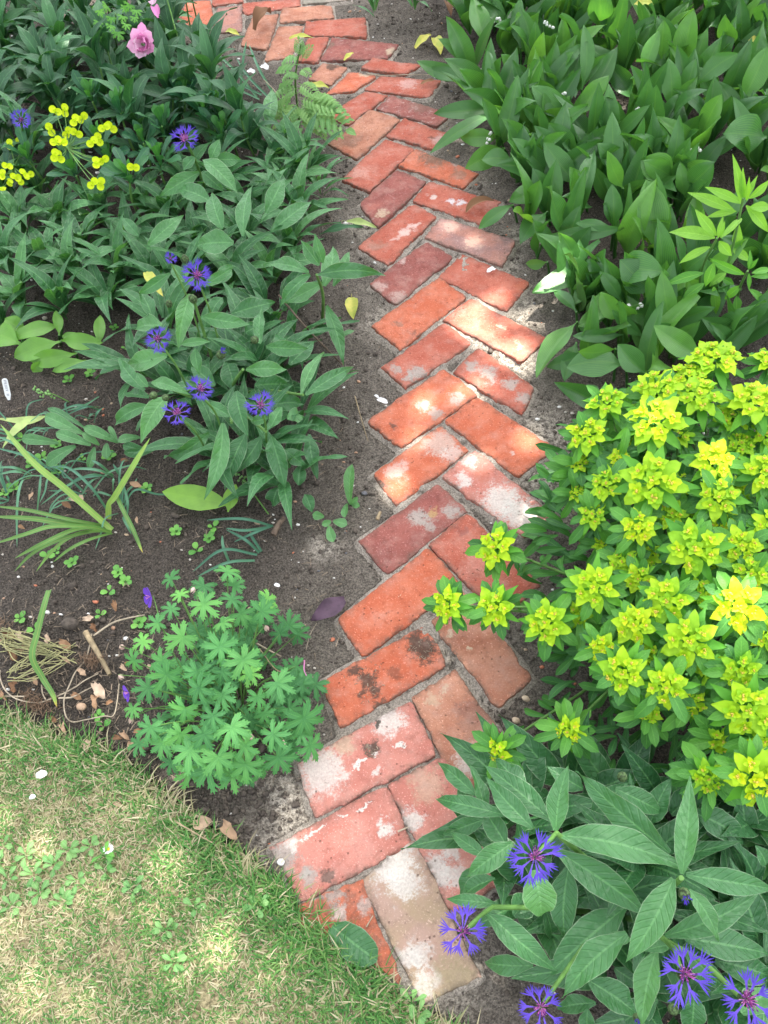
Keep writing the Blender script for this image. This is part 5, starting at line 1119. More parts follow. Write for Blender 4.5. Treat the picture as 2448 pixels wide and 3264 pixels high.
GB = at('D', 500, 1520, 0); GB[2] = soilz(GB)
ger = thing('meadow_cranesbill', GB, 'bushy cranesbill with deeply cut star shaped leaves beside the lawn corner', 'plant')
GL = [(880, 400, 82, .19), (1130, 430, 78, .16), (980, 260, 74, .15), (960, 480, 62, .18), (790, 540, 86, .2), (950, 580, 90, .22), (700, 640, 74, .18), (850, 690, 80, .22), (1050, 640, 82, .2), (960, 690, 70, .2), (720, 700, 76, .18), (860, 760, 84, .22), (960, 790, 74, .2),
      (800, 850, 84, .2), (920, 880, 72, .21), (1000, 930, 84, .19), (1200, 740, 88, .15), (1110, 800, 66, .17), (1310, 890, 92, .12), (650, 930, 78, .15), (880, 960, 74, .19), (820, 1030, 80, .17), (940, 1060, 82, .16), (1060, 1010, 74, .16), (1180, 960, 70, .15), (1060, 1090, 84, .12), (1200, 1060, 80, .1),
      (1340, 1010, 70, .07), (580, 640, 52, .14), (575, 850, 56, .12), (780, 360, 56, .14), (1000, 380, 66, .16), (740, 290, 50, .11), (740, 420, 60, .15), (1040, 440, 60, .14), (1150, 380, 56, .13), (880, 320, 60, .14), (620, 560, 56, .15), (640, 760, 62, .15), (1080, 700, 56, .15), (1010, 320, 50, .12),
      (680, 480, 60, .16), (700, 1000, 70, .13), (780, 960, 66, .16), (1140, 870, 66, .14), (1250, 850, 60, .11), (600, 1000, 50, .08), (740, 1080, 66, .1), (1130, 1100, 60, .09), (1300, 960, 60, .09), (900, 1110, 80, .12), (1000, 1130, 70, .1), (820, 1120, 70, .1)]
for i, (x, y, rp, z) in enumerate(GL):
    c = at('Z5', x, y, z); R = size('Z5', rp, c) * 1.22; ctr = np.array([GB[0] - .01, GB[1] + .03, .05]); out = c - ctr; out[2] = 0
    n = nz(toward_cam(c, .45) + out * 2.2 + rng.normal(size=3) * .34); g = Geo(); R *= rnd(.78, 1.12)
    fwd = nz(out + np.array([rnd(-.04, .04), -.10, 0]) + rng.normal(size=3) * .03)
    palmate(g, c, n, fwd, R, rnd(.75, 1) if rp < 58 and rnd(0, 1) < .4 else rnd(.15, .7), spread=rnd(2.2, 2.6)); lf = g.build('leaf', MT['geranium'], ger, GB)
    g = Geo(); r0 = GB + out * .25 + np.array([0, 0, .0]); tube(g, curve([r0, r0 * .45 + c * .55 + np.array([0, 0, .015]), c], 6), .0014, .001, 5, .2); g.build('leaf_stalk', MT['stem'], lf, GB)
g = Geo(); gs_ = Geo()
for k in range(70):
    a = rnd(0, 6.28); r = math.sqrt(rnd(0, 1)); c = GB + np.array([math.cos(a) * .15 * r + .02, math.sin(a) * .17 * r + .02, rnd(.02, .11 * (1.2 - r * .6))])
    palmate(g, c, np.array([rnd(-.4, .4), rnd(-.6, .2), 1]), rng.normal(size=3), rnd(.024, .036), rnd(0, .3), spread=2.4)
    tube(gs_, [GB + np.array([math.cos(a), math.sin(a), 0]) * .03, (GB + c) / 2 + [0, 0, .02], c], .0013, .001, 4, .3)
g.build('lower_leaves', MT['geranium'], ger, GB); gs_.build('lower_stalks', MT['stem'], ger, GB)
for x, y, z, r, n_ in [(650, 365, .15, 44, 5), (555, 780, .13, 36, 3)]:
    c = at('Z5', x, y, z); R = size('Z5', r, c) * 1.15; g = Geo(); ax = nz(np.array([-.75, -.35, .45])); u = nz(np.cross(ax, (0, 0, 1))); v = np.cross(ax, u)
    for k in range(n_ if n_ == 5 else 4):
        a = 6.283 * k / 5; d = u * math.cos(a) + v * math.sin(a); leaf(g, c, c + d * R * .95 + ax * R * .28, R * .85, 'spoon', arch=-.05, fold=.15, up=ax, tint=rnd(.2, 1), nc=3, nv=8)
    f = g.build('flower', MT['violet'], ger, GB); g = Geo()
    for k in range(6): tube(g, [c, c + (u * rnd(-.2, .2) + v * rnd(-.2, .2) + ax * .4) * R], R * .02, None, 4, .3)
    g.build('flower_centre', MT['pinkpetal'], f, GB); g = Geo(); tube(g, curve([GB + [-.05, 0, .05], (GB + c) / 2 + [-.03, 0, .05], c - ax * .005], 6), .0012, .001, 5, .2); g.build('flower_stalk', MT['stem'], f, GB)
for x, y, z in [(840, 325, .15), (520, 578, .12), (1070, 960, .14), (1225, 985, .12), (1160, 865, .13), (1145, 490, .12), (570, 885, .1), (512, 703, .1)]:
    c = at('Z5', x, y, z); g = Geo(); ax = nz(np.array([rnd(-.4, .4), rnd(-.8, -.2), rnd(-.6, .3)]))
    u = nz(np.cross(ax, (.2, .9, .3))); v = np.cross(ax, u)
    for k in range(5):
        a = 6.283 * k / 5; d = u * math.cos(a) + v * math.sin(a); leaf(g, c, c + ax * .012 + d * .003, .006, 'ovate', arch=.25, fold=-.2, up=d, tint=rnd(.2, .9), nc=1, nv=5)
    b = g.build('bud', MT['palepink'], ger, GB); g = Geo(); tube(g, curve([GB + (c - GB) * .3, GB * .35 + c * .65 + [0, 0, .03], c], 6), .001, .0008, 5, .2); g.build('bud_stalk', MT['stem'], b, GB)

# ------------------------------------------------------------------ strap leaved plants on the left
p = at('Z9', 1090, 1430, 0); p[2] = soilz(p); day = thing('daylily', p, 'strap leaved clump fanning out to the left picture edge above the lawn', 'plant')
for pts, w, ti in [([(1075, 1412, .005), (700, 1340, .06), (300, 1250, .08), (-60, 1205, .05)], 62, .3), ([(1060, 1415, .005), (700, 1390, .05), (350, 1340, .07), (-80, 1315, .04)], 88, .4), ([(1180, 1488, .005), (960, 1430, .06), (560, 1420, .12), (250, 1510, .13), (-80, 1610, .1)], 72, .35),
                   ([(1100, 1440, .005), (820, 1450, .07), (500, 1580, .1), (150, 1760, .06)], 80, .4), ([(1120, 1460, .005), (850, 1500, .06), (560, 1590, .08), (330, 1720, .06), (150, 1900, .03)], 66, .25), ([(1185, 1492, .004), (950, 1560, .05), (740, 1660, .06), (560, 1800, .04)], 54, .4), ([(1150, 1470, .004), (900, 1480, .05), (700, 1560, .05), (520, 1720, .03), (380, 1900, .01)], 60, .5)]:
    P3 = [at('Z9', *q) for q in pts]; g = Geo(); ribbon(g, P3, size('Z9', w, P3[1]) * .68, 'strap', .35, tint=ti, n=9); g.build('leaf', MT['strap'], day, p)
for pts, w, ti, lb, wnd in [([(1185, 1458, .01), (700, 1030, .09), (350, 740, .13), (0, 335, .14)], 80, .68, 'long flat yellow green strap leaf slanting over soil to the left edge', 'Z9'),
                       ([(1150, 1340, .0), (1160, 1190, .03), (1230, 1090, .06), (1400, 800, .12), (1590, 480, .16)], 84, .7, 'upright yellow green strap leaf leaning towards the middle cornflower', 'Z9'),
                       ([(1240, 1115, .05), (1330, 1300, .04), (1420, 1480, .03), (1510, 1700, .005)], 56, .3, 'narrow green strap leaf with a yellow orange tip pointing down to the cranesbill', 'Z9'),
                       ([(520, -60, .09), (470, 100, .1), (400, 380, .08), (345, 640, .06), (450, 860, .03), (560, 1040, .015), (605, 1180, .005)], 78, .42, 'sharply bent green strap leaf with a yellowed tip just above the lawn', 'Z10')]:
    P3 = [at(wnd, *q) for q in pts]; q0 = P3[0].copy(); q0[2] = soilz(q0); g = Geo(); ribbon(g, P3, size(wnd, w, P3[1]) * .9, 'strap', .3, tint=ti, n=9, endtint=1.0 if 'tip' in lb else None)
    tag(g.build('strap_leaf', MT['strap'], None, q0), lb, 'leaf')
GLb = 'tuft of thin grey green arching leaves on dark soil left of the middle cornflower'
for base, lvs in [((1150, 1200), [[(1130, 1235, 0), (960, 1000, .06), (720, 800, .07), (488, 800, .01)], [(1180, 905, 0), (1000, 890, .06), (790, 940, .05), (712, 1130, .0)], [(1200, 900, 0), (1050, 830, .05), (860, 810, .05), (715, 835, .02)], [(1190, 880, 0), (1060, 770, .05), (970, 720, .05)], [(1200, 1060, 0), (1200, 960, .05), (1200, 905, .06)], [(1290, 950, 0), (1250, 850, .05), (1195, 758, .07)], [(1310, 1000, 0), (1350, 1150, .04), (1350, 1310, .01)], [(860, 1110, 0), (950, 960, .05), (1060, 900, .02)], [(1150, 900, 0), (960, 880, .05), (700, 1000, .04), (420, 1200, .01)]]),
                  ((300, 900), [[(330, 905, 0), (230, 960, .06), (185, 1200, .05), (180, 1650, .0)], [(400, 1250, 0), (420, 1050, .06), (435, 855, .07)], [(330, 870, 0), (150, 800, .05), (-40, 800, .02)], [(320, 890, 0), (160, 840, .05), (-40, 880, .02)], [(400, 800, 0), (280, 680, .06), (-40, 590, .05)], [(330, 720, 0), (170, 560, .06), (-40, 460, .05)], [(120, 1000, 0), (90, 930, .03), (70, 880, .03)]]),
                  ((1050, 150), [[(1050, 190, 0), (830, 140, .05), (610, 210, .01)], [(1060, 160, 0), (900, 160, .05), (690, 250, .01)], [(1000, 330, 0), (1030, 220, .04), (1100, 160, .02)], [(930, 310, 0), (960, 240, .04), (1040, 230, .01)], [(1050, 50, 0), (900, 140, .04), (700, 200, .02)]])]:
    p = at('Z9', *base, 0); p[2] = soilz(p); t = thing('bulb_plant', p, GLb, 'plant', 'thin grey green bulb leaves on the left soil')
    for l in lvs:
        P3 = [at('Z9', *q) for q in l]; g = Geo(); ribbon(g, P3, .0062, 'strap', .5, tint=rnd(0, 1), n=8); g.build('leaf', MT['grey_strap'], t, p)
for base, lvs in [((1120, 60), [[(1170, 60, 0), (1050, 30, .05), (890, 35, .02)], [(1170, 65, 0), (1060, 80, .05), (975, 70, .04)], [(1120, 175, 0), (1060, 120, .04), (975, 75, .02)], [(1110, 185, 0), (960, 165, .05), (830, 260, .0)], [(990, 215, 0), (965, 150, .03), (960, 100, .03)], [(1100, 210, 0), (980, 220, .04), (850, 280, .0)], [(1130, 170, 0), (1090, 110, .03), (1080, 90, .03)], [(1180, 60, .0), (1100, 90, .04), (1010, 130, .02)]])]:
    p = at('Z5', *base, 0); p[2] = soilz(p); t = thing('bulb_plant', p, 'tuft of thin arching leaves on bare soil directly above the cranesbill', 'plant')
    for l in lvs:
        P3 = [at('Z5', *q) for q in l]; g = Geo(); ribbon(g, P3, .0062, 'strap', .5, tint=rnd(0, .6), n=8); g.build('leaf', MT['grey_strap'], t, p)
for (x, y), nb_ in [((620, 850), 9), ((900, 1050), 8), ((200, 420), 9), ((80, 1120), 8), ((700, 300), 7), ((1250, 1230), 7)]:
    p = at('Z9', x, y, 0); p[2] = soilz(p); t = thing('bulb_plant', p, 'small tuft of thin blue green bulb leaves near the left picture edge', 'plant', 'small bulb tufts near the left edge')
    for k in range(nb_):
        a = rnd(0, 6.28); l = rnd(.05, .13); d = np.array([math.cos(a), math.sin(a), 0]); q = p + d * rnd(0, .02); g = Geo()
        ribbon(g, [q, q + d * l * .4 + [0, 0, l * rnd(.25, .5)], q + d * l * .75 + [0, 0, l * rnd(.15, .4)], q + d * l + [rnd(-.01, .01), rnd(-.01, .01), rnd(.002, .02)]], rnd(.003, .0055), 'strap', .5, tint=rnd(0, 1), n=6, endtint=None); g.build('leaf', MT['grey_strap'], t, p)
p = at('Z9', 340, 290, 0); p[2] = soilz(p); t = thing('withered_shoot', p, 'pale withered shoot with two limp flat leaves lying at the left edge', 'plant')
for pts, w in [([(480, 255, .004), (340, 295, .008), (180, 300, .01), (-60, 275, .008)], 95), ([(340, 295, .008), (240, 340, .01), (130, 440, .01), (20, 600, .006)], 100)]:
    P3 = [at('Z9', *q) for q in pts]; g = Geo(); ribbon(g, P3, size('Z9', w, P3[1]), 'lance', .2, tint=.3, n=8); g.build('leaf', MT['paleleaf'], t, p)
# strap leaves and thin stems near the far end of the path
p = at('Z1', 950, 420, 0); p[2] = soilz(p); t = thing('bulb_plant', p, 'upright narrow blue green bulb leaves standing beside the far end of the path', 'plant')
for l in [[(900, 340, 0), (895, 260, .05), (900, 200, .09)], [(1040, 380, 0), (1050, 270, .06), (1065, 175, .1)], [(1110, 420, 0), (1010, 300, .06), (900, 205, .07)], [(1190, 420, 0), (1120, 300, .07), (1075, 190, .09)], [(1120, 430, 0), (1000, 380, .05), (850, 350, .04), (700, 400, .02)], [(860, 420, 0), (858, 370, .04), (858, 330, .06)], [(1200, 460, 0), (1080, 340, .06), (1020, 250, .07)], [(1130, 410, 0), (1000, 360, .04), (830, 365, .03)]]:
    P3 = [at('Z1', *q) for q in l]; g = Geo(); ribbon(g, P3, .0085, 'strap', .5, tint=rnd(0, 1), n=8); g.build('leaf', MT['grey_strap'], t, p)

# ------------------------------------------------------------------ lacy weed by the path, willow leaved plants, tulip, meadow rue, small weeds
def pinnate(g, b, tp, W_, n=7, tint=.5, up=None):
    b, tp = np.asarray(b), np.asarray(tp); d = tp - b; L = np.linalg.norm(d); dn = d / L; up = nz([0, -.5, 1]) if up is None else up
    s = nz(np.cross(dn, up)); n3 = np.cross(s, dn); cv = curve([b, (b + tp) / 2 + n3 * L * .12, tp], 8); tube(g, cv, .0011, .0006, 4, tint)
    for k in range(n):
        f = .2 + .8 * k / n; c = cv[int(f * (len(cv) - 1))]; l = L * .42 * (1 - .75 * abs(f - .4)); W_ = L * .4
        for sg in (-1, 1):
            e = nz(s * sg + dn * .65); leaf(g, c, c + e * l, l * .26, 'lance', fold=.2, up=up, tint=tint + rnd(-.2, .2), nc=1, nv=4)
            for q in (.4, .7):
                leaf(g, c + e * l * q, c + e * l * q + nz(e + dn * .9) * l * .35, l * .2, 'lance', up=up, tint=tint + rnd(-.2, .2), nc=1, nv=3)
                leaf(g, c + e * l * q, c + e * l * q + nz(e - dn * .9) * l * .3, l * .2, 'lance', up=up, tint=tint + rnd(-.2, .2), nc=1, nv=3)
    leaf(g, cv[-1] - dn * W_ * .2, cv[-1] + dn * W_ * .35, W_ * .4, 'lance', up=up, tint=tint, nc=1, nv=4)


p = at('Z1', 1290, 510, 0); p[2] = soilz(p); t = thing('feathery_weed', p, 'pale green feathery leaved weed leaning over the left edge of the path', 'plant')
top = at('Z1', 1300, 190, .28); g = Geo(); tube(g, node_path(p, top), .0035, .002, 6, .2); g.build('stem', MT['stem'], t, p)
for x0, y0, z0, x1, y1, z1 in [(1300, 250, .24, 1290, 165, .29), (1300, 260, .23, 1350, 200, .26), (1295, 280, .22, 1210, 300, .18), (1300, 300, .2, 1340, 330, .2), (1290, 340, .17, 1215, 370, .13), (1290, 360, .16, 1370, 420, .14), (1290, 400, .13, 1180, 470, .06), (1295, 420, .12, 1400, 470, .1), (1295, 430, .11, 1470, 520, .06), (1290, 440, .1, 1240, 540, .06), (1300, 450, .1, 1360, 540, .07), (1300, 460, .09, 1510, 570, .04), (1295, 460, .08, 1300, 560, .06), (1290, 470, .06, 1190, 550, .02), (1300, 440, .11, 1460, 480, .09), (1295, 330, .19, 1250, 330, .2), (1290, 380, .15, 1225, 420, .12), (1310, 470, .07, 1440, 590, .03),
                                 (1220, 430, .05, 1190, 520, .02), (870, 350, .06, 780, 370, .04), (940, 340, .06, 1000, 370, .05)]:
    g = Geo(); pinnate(g, at('Z1', x0, y0, z0), at('Z1', x1, y1, z1), .024, 6, rnd(.2, .9)); g.build('leaf', MT['lace'], t, p)
for k, l in enumerate([[(1140, 345, .1), (1200, 410, .08), (1250, 520, .05), (1210, 600, .02)], [(760, 420, .05), (850, 345, .08), (960, 330, .05)], [(1090, 560, .02), (1060, 500, .04), (1100, 480, .02)]]):
    g = Geo(); tube(g, curve([at('Z1', *q) for q in l], 8), .0018, .0014, 5, .1); g.build('dry_stem', MT['palestraw'], t, p)

WP = [((1440, 420, .33), (1250, 1130, .1), [(1430, 480, .3, 1345, 25, .4, 85), (1440, 440, .31, 1440, 140, .38, 60), (1470, 440, .31, 1495, 225, .37, 44), (1470, 420, .31, 1570, 215, .35, 46), (1440, 470, .3, 1100, 320, .3, 82), (1370, 540, .26, 945, 368, .26, 96), (1490, 420, .3, 1680, 250, .33, 80), (1500, 500, .28, 1690, 500, .27, 90), (1465, 485, .28, 1659, 720, .22, 100), (1380, 535, .26, 1110, 590, .24, 62), (1400, 650, .22, 1405, 950, .16, 90), (1430, 600, .24, 1250, 750, .24, 56), (1340, 870, .18, 1500, 975, .15, 80)]),
      ((1210, 770, .3), (1100, 1330, .05), [(1205, 750, .29, 1015, 515, .32, 90), (1220, 770, .29, 1265, 570, .33, 50), (1235, 760, .29, 1280, 615, .32, 34), (1240, 770, .29, 1425, 600, .3, 56), (1190, 770, .27, 782, 720, .26, 130), (1150, 850, .26, 870, 1000, .22, 78), (1230, 800, .28, 1340, 930, .26, 90), (1180, 990, .22, 1105, 1200, .17, 90), (1090, 1080, .2, 735, 1192, .17, 92), (1095, 1170, .15, 880, 1332, .12, 84), (1180, 1200, .14, 1200, 1445, .08, 84), (1030, 1350, .1, 875, 1490, .06, 80), (1135, 1350, .09, 980, 1450, .06, 60), (1290, 1080, .15, 1140, 1200, .12, 80)]),
      ((1480, 1060, .24), (1440, 1320, .06), [(1450, 1090, .22, 1140, 945, .23, 80), (1490, 1050, .23, 1500, 870, .27, 44), (1500, 1040, .23, 1580, 945, .26, 40), (1515, 1080, .22, 1700, 1050, .21, 60), (1510, 1110, .21, 1690, 1110, .18, 60), (1490, 1220, .15, 1650, 1392, .1, 76), (1420, 1190, .16, 1275, 1312, .12, 76), (1380, 1280, .12, 1370, 1440, .08, 84), (1490, 1080, .2, 1490, 1230, .17, 40), (1250, 1120, .14, 1360, 1180, .12, 60)])]
for k, (tp, rt, lvs) in enumerate(WP):
    top = at('Z11', *tp); p = at('Z11', *rt); p[2] = soilz(p); t = thing('willow_leaved_perennial', p, ['tallest bright green narrow leaved shoot rising out of the lilies at the right', 'bright green narrow leaved shoot left of its taller neighbour above the spurge', 'short bright green narrow leaved shoot lowest at the right picture edge'][k], 'plant')
    g = Geo(); tube(g, node_path(p, top), .0035, .0025, 6, .1); g.build('stem', MT['stem'], t, p)
    for bx, by, zb, tx, ty, zt, wp in lvs:
        b, t_, wd, kw = img_leaf('Z11', bx, by, zb, tx, ty, zt, wp); one_leaf('leaf', MT['willow'], t, p, b, t_, wd * 1.05, prof='lance', arch=.08, fold=.3, wave=.03, tint=.85 if by < 900 else rnd(.3, .7), nc=3, nv=12, **kw)

p = at('Z1', 660, 340, 0); p[2] = soilz(p); t = thing('tulip', p, 'fading pink double tulip bloom above the dark left bed', 'flower'); c = at('Z1', 615, 190, .3); R = size('Z1', 62, c)
g = Geo(); tube(g, node_path(p, c), .004, .0035, 7, .2); g.build('stem', MT['stem'], t, p); g = Geo(); ax = nz(toward_cam(c, .8) + np.array([-.25, 0, -.1])); u = nz(np.cross(ax, (0, 0, 1))); v = np.cross(ax, u)
for q, (rr, n_, el) in enumerate([(1.0, 5, .25), (.75, 5, .7), (.45, 4, 1.3)]):
    for k in range(n_):
        a = 6.283 * (k + .5 * q) / n_ + rnd(-.2, .2); d = u * math.cos(a) + v * math.sin(a); leaf(g, c - ax * .3 * R + d * .1 * R, c + d * R * rr * rnd(.8, 1.1) + ax * R * el * .55, R * rnd(.75, 1.0), 'round', arch=-.12, fold=.35, wave=.1, up=ax, tint=rnd(.1, 1), nc=3, nv=9)
leaf(g, c + (0, 0, 0), c + nz(CU) * R * 1.5 + ax * R * .2, R * .75, 'round', arch=-.1, fold=.3, up=ax, tint=.4, nc=3, nv=8)
g.build('petals', MT['pinkpetal'], t, p)
for bx, by, zb, tx, ty, zt, wp in [(690, 340, .04, 745, 230, .12, 80), (680, 340, .03, 590, 230, .1, 60), (720, 350, .03, 700, 250, .1, 80)]:
    b, t_, wd, kw = img_leaf('Z1', bx, by, zb, tx, ty, zt, wp); one_leaf('leaf', MT['lily'], t, p, b, t_, wd, prof='lily', arch=.1, fold=.3, tint=.4, **kw)
p = at('Z1', 700, 260, 0); p[2] = soilz(p); t = thing('tulip', p, 'wilted pale pink and purple bloom hanging at the top edge left of the path', 'flower'); c = at('Z1', 662, 22, .22); g = Geo()
for tx, ty, ti in [(655, 5, .9), (665, -10, 1.0), (684, 78, .0), (690, 60, .1)]: leaf(g, c, at('Z1', tx, ty, .22), .022, 'round', arch=.1, fold=.4, up=toward_cam(c, .8), tint=ti, nc=3, nv=8)
g.build('petals', MT['pinkpetal'], t, p); g = Geo(); tube(g, node_path(p, c), .003, .002, 6, .2); g.build('stem', MT['stem'], t, p)
p = at('Z1', 530, 330, 0); p[2] = soilz(p); t = thing('meadow_rue', p, 'light green shoot of small scalloped leaflets beside the pink tulip', 'plant'); h = at('Z1', 500, 60, .3); g = Geo(); tube(g, node_path(p, h), .003, .002, 6, .2); g.build('stem', MT['stem'], t, p)
for x, y, r in [(430, 45, 26), (425, 95, 26), (455, 70, 26), (480, 75, 24), (510, 140, 34), (480, 110, 26), (545, 105, 26), (530, 70, 26), (560, 20, 30), (590, 45, 28), (460, 25, 28), (540, 35, 24), (410, 20, 26), (580, 75, 22)]:
    c = at('Z1', x, y, rnd(.26, .33)); g = Geo(); palmate(g, c, toward_cam(c, .8) + rng.normal(size=3) * .2, -CU + rng.normal(size=3) * .4, size('Z1', r, c) * 1.05, rnd(.4, 1), lobes=5, spread=1.5, droop=.15); lf = g.build('leaflet', MT['seed'], t, p)
for lb, l, wd in [('tall pale green flower stem leaning left of the far bricks', [(812, 360, 0), (790, 250, .12), (745, 80, .2), (722, 0, .24)], .0032), ('dark thin stem standing in front of the far left bricks', [(860, 130, 0), (845, 60, .1), (825, -20, .2)], .003), ('second dark stem leaning by the far left bricks', [(835, 190, 0), (815, 80, .12), (800, -20, .2)], .003)]:
    P3 = [at('Z1', *q) for q in l]; g = Geo(); q0 = P3[0].copy(); q0[2] = soilz(q0); tube(g, curve(P3, 8), wd, wd * .8, 6, .1); tag(g.build('flower_stem', MT['stem'], None, q0), lb, 'stem')
for lb, w, c0, n, L, Wd, tl in [('drooping narrow leaved weed at the top edge right of the far bricks', 'Z1', (1620, 60, .02), 12, .10, .016, (.5, 1.3)), ('narrow leaved weed hanging at the top edge beside the lilies', 'Z2', (130, 30, .04), 14, .12, .018, (.5, 1.4)), ('weed with thin pointed leaves on soil left of the upper path', 'Z12', (900, 60, .01), 9, .1, .013, (.8, 1.5)),
                        ('small weed with narrow leaves under the feathery weed', 'Z1', (1250, 660, .03), 12, .1, .015, (.3, 1.2)), ('small tufted weed with dark narrow leaves by the brown path brick', 'Z1', (1330, 780, .01), 9, .1, .014, (.8, 1.45))]:
    c = at(w, *c0); p = c.copy(); p[2] = soilz(p); t = thing('narrow_leaved_weed', p, lb, 'plant'); leafy(t, p, c, n, L, Wd, 'lance', MT['corn'], name='foliage', tilt=tl, joined=True, tint=(.3, 1), zoff=(-.01, .04), arch=.2)
p = at('Z3', 1512, 1060, 0); p[2] = soilz(p); t = thing('seedling', p, 'young plant with one upright oval leaf on bare soil beside the path', 'seedling')
for bx, by, zb, tx, ty, zt, wp in [(1515, 1075, .005, 1522, 900, .07, 60), (1500, 1070, .004, 1490, 1130, .02, 36), (1520, 1070, .004, 1555, 1080, .02, 30), (1515, 1072, .01, 1545, 1040, .03, 24)]:
    b, t_, wd, kw = img_leaf('Z3', bx, by, zb, tx, ty, zt, wp); one_leaf('leaf', MT['corn'], t, p, b, t_, wd, prof='oblong', arch=.08, fold=.25, tint=.85, **kw)
p = at('Z5', 1440, 40, 0); p[2] = soilz(p); t = thing('seedling', p, 'young plant with flat dusty leaves below the single upright leaf by the path', 'seedling')
for bx, by, zb, tx, ty, zt, wp in [(1420, 60, .01, 1440, 130, .006, 44), (1430, 40, .01, 1390, 55, .02, 30), (1400, 20, .01, 1350, 10, .02, 40), (1440, 40, .01, 1500, 55, .01, 44)]:
    b, t_, wd, kw = img_leaf('Z5', bx, by, zb, tx, ty, zt, wp); one_leaf('leaf', MT['corn'], t, p, b, t_, wd, prof='oblong', arch=.08, fold=.2, tint=.9, **kw)
for x, y, z0, lb in [(1035, 945, .06, 'seed head of small round pods standing below the middle cornflower'), (175, 585, .04, 'pale green seed head lying by the white plant label')]:
    c = at('Z3', x, y, z0); b = at('Z3', x + 120, y + 150 if x > 500 else y + 40, .0); g = Geo(); tube(g, curve([b, (b + c) / 2 + [0, 0, .01], c], 6), .0017, .0014, 5, .1); t = thing('seed_head', (b[0], b[1], soilz(b)), lb, 'plant', None); g.build('stem', MT['stem'], t, b)
    d = nz(c - b); g = Geo()
    for k in range(26): blob(g, c + d * rnd(-.03, .02) + rng.normal(size=3) * .006, rnd(.002, .0036), (1, 1, 1), None, rnd(0, .5))
    g.build('seed_pods', MT['lace'], t, b)

SG = 'small round leaved seedlings sprinkled on the left soil'
SL = 'tiny bright green round leaved seedling sprouting on the bare left soil'
for w, x, y in [('Z5', 510, 260), ('Z5', 845, 155), ('Z5', 430, 440), ('Z5', 200, 180), ('Z5', 310, 215), ('Z5', 150, 510), ('Z5', 425, 880), ('Z5', 80, 455), ('Z5', 920, 65), ('Z5', 760, 80), ('Z5', 540, 300), ('Z5', 440, 920), ('Z5', 600, 480), ('Z3', 250, 920), ('Z3', 90, 780), ('Z3', 300, 540), ('Z3', 390, 510), ('Z3', 240, 810), ('Z3', 60, 1000), ('Z3', 630, 1000), ('Z3', 470, 860), ('Z3', 20, 1020), ('Z3', 140, 900), ('Z3', 350, 870), ('Z3', 545, 400), ('Z3', 500, 320), ('Z5', 900, 110), ('Z5', 470, 340), ('Z5', 240, 160), ('Z3', 180, 870)]:
    p = at(w, x, y, 0); p[2] = soilz(p); t = thing('seedling', p, SL, 'seedling', SG); k_ = int(rng.integers(3, 6)); a0 = rnd(0, 6); g = Geo()
    for k in range(k_):
        a = a0 + 6.283 * k / k_; d = np.array([math.cos(a), math.sin(a), .35]); q = p + [0, 0, .006]; L = rnd(.011, .019)
        tube(g, [p, q + d * L * .2], .0007, None, 4, .5); leaf(g, q + d * L * .2, q + d * L, L * .75, 'round', arch=.1, fold=.1, up=(0, 0, 1), tint=rnd(.2, 1), nc=2, nv=6)
    g.build('foliage', MT['seed'], t, p)
for x, y in [(60, 1850), (120, 1870), (20, 1900), (170, 1905), (90, 1930), (200, 1830), (30, 1960), (150, 1840), (290, 1920), (360, 2010), (230, 1880), (10, 1830), (420, 1960), (890, 2165), (905, 2190), (560, 1960), (380, 2080), (75, 1890), (140, 1950)]:
    p = at('D', x, y, .01); t = thing('lawn_weed', p, 'flat rosette of pale spoon shaped weed leaves growing in the lawn', 'weed', 'broad leaved weeds in the lawn')
    leafy(t, p, p + [0, 0, .002], int(rng.integers(4, 8)), .019, .010, 'spoon', MT['lace'], name='foliage', tilt=(1.0, 1.45), joined=True, tint=(0, .6), zoff=(0, .008), nv=7, r0=.003)

# ------------------------------------------------------------------ daisy, label, fallen leaves, twigs, straw
p = at('Z7', 470, 390, .012); t = thing('daisy', p, 'white daisy with a yellow eye flowering in the lawn', 'flower'); c = at('Z7', 468, 350, .035); ax = toward_cam(c, .6); u = nz(np.cross(ax, (0, 0, 1))); v = np.cross(ax, u); R = size('Z7', 24, c)
g = Geo(); tube(g, node_path(p, c), .001, None, 5, .2); g.build('stem', MT['stem'], t, p); g = Geo()
for k in range(22):
    a = 6.283 * k / 22 + rnd(-.06, .06); d = u * math.cos(a) + v * math.sin(a); leaf(g, c + d * R * .2, c + d * R * rnd(.9, 1.1) + ax * R * rnd(-.1, .15), R * .22, 'spoon', up=ax, tint=0 if rnd(0, 1) < .85 else .8, nc=1, nv=4)
f = g.build('petals', MT['daisy'], t, p); g = Geo(); blob(g, c + ax * R * .08, R * .3, (1, 1, .5), ax, 0, fine=True, rough=.04); g.build('flower_centre', MT['daisyeye'], f, p)
leafy(t, p, p, 6, .02, .009, 'spoon', MT['seed'], name='foliage', tilt=(1.1, 1.5), joined=True, nv=6)

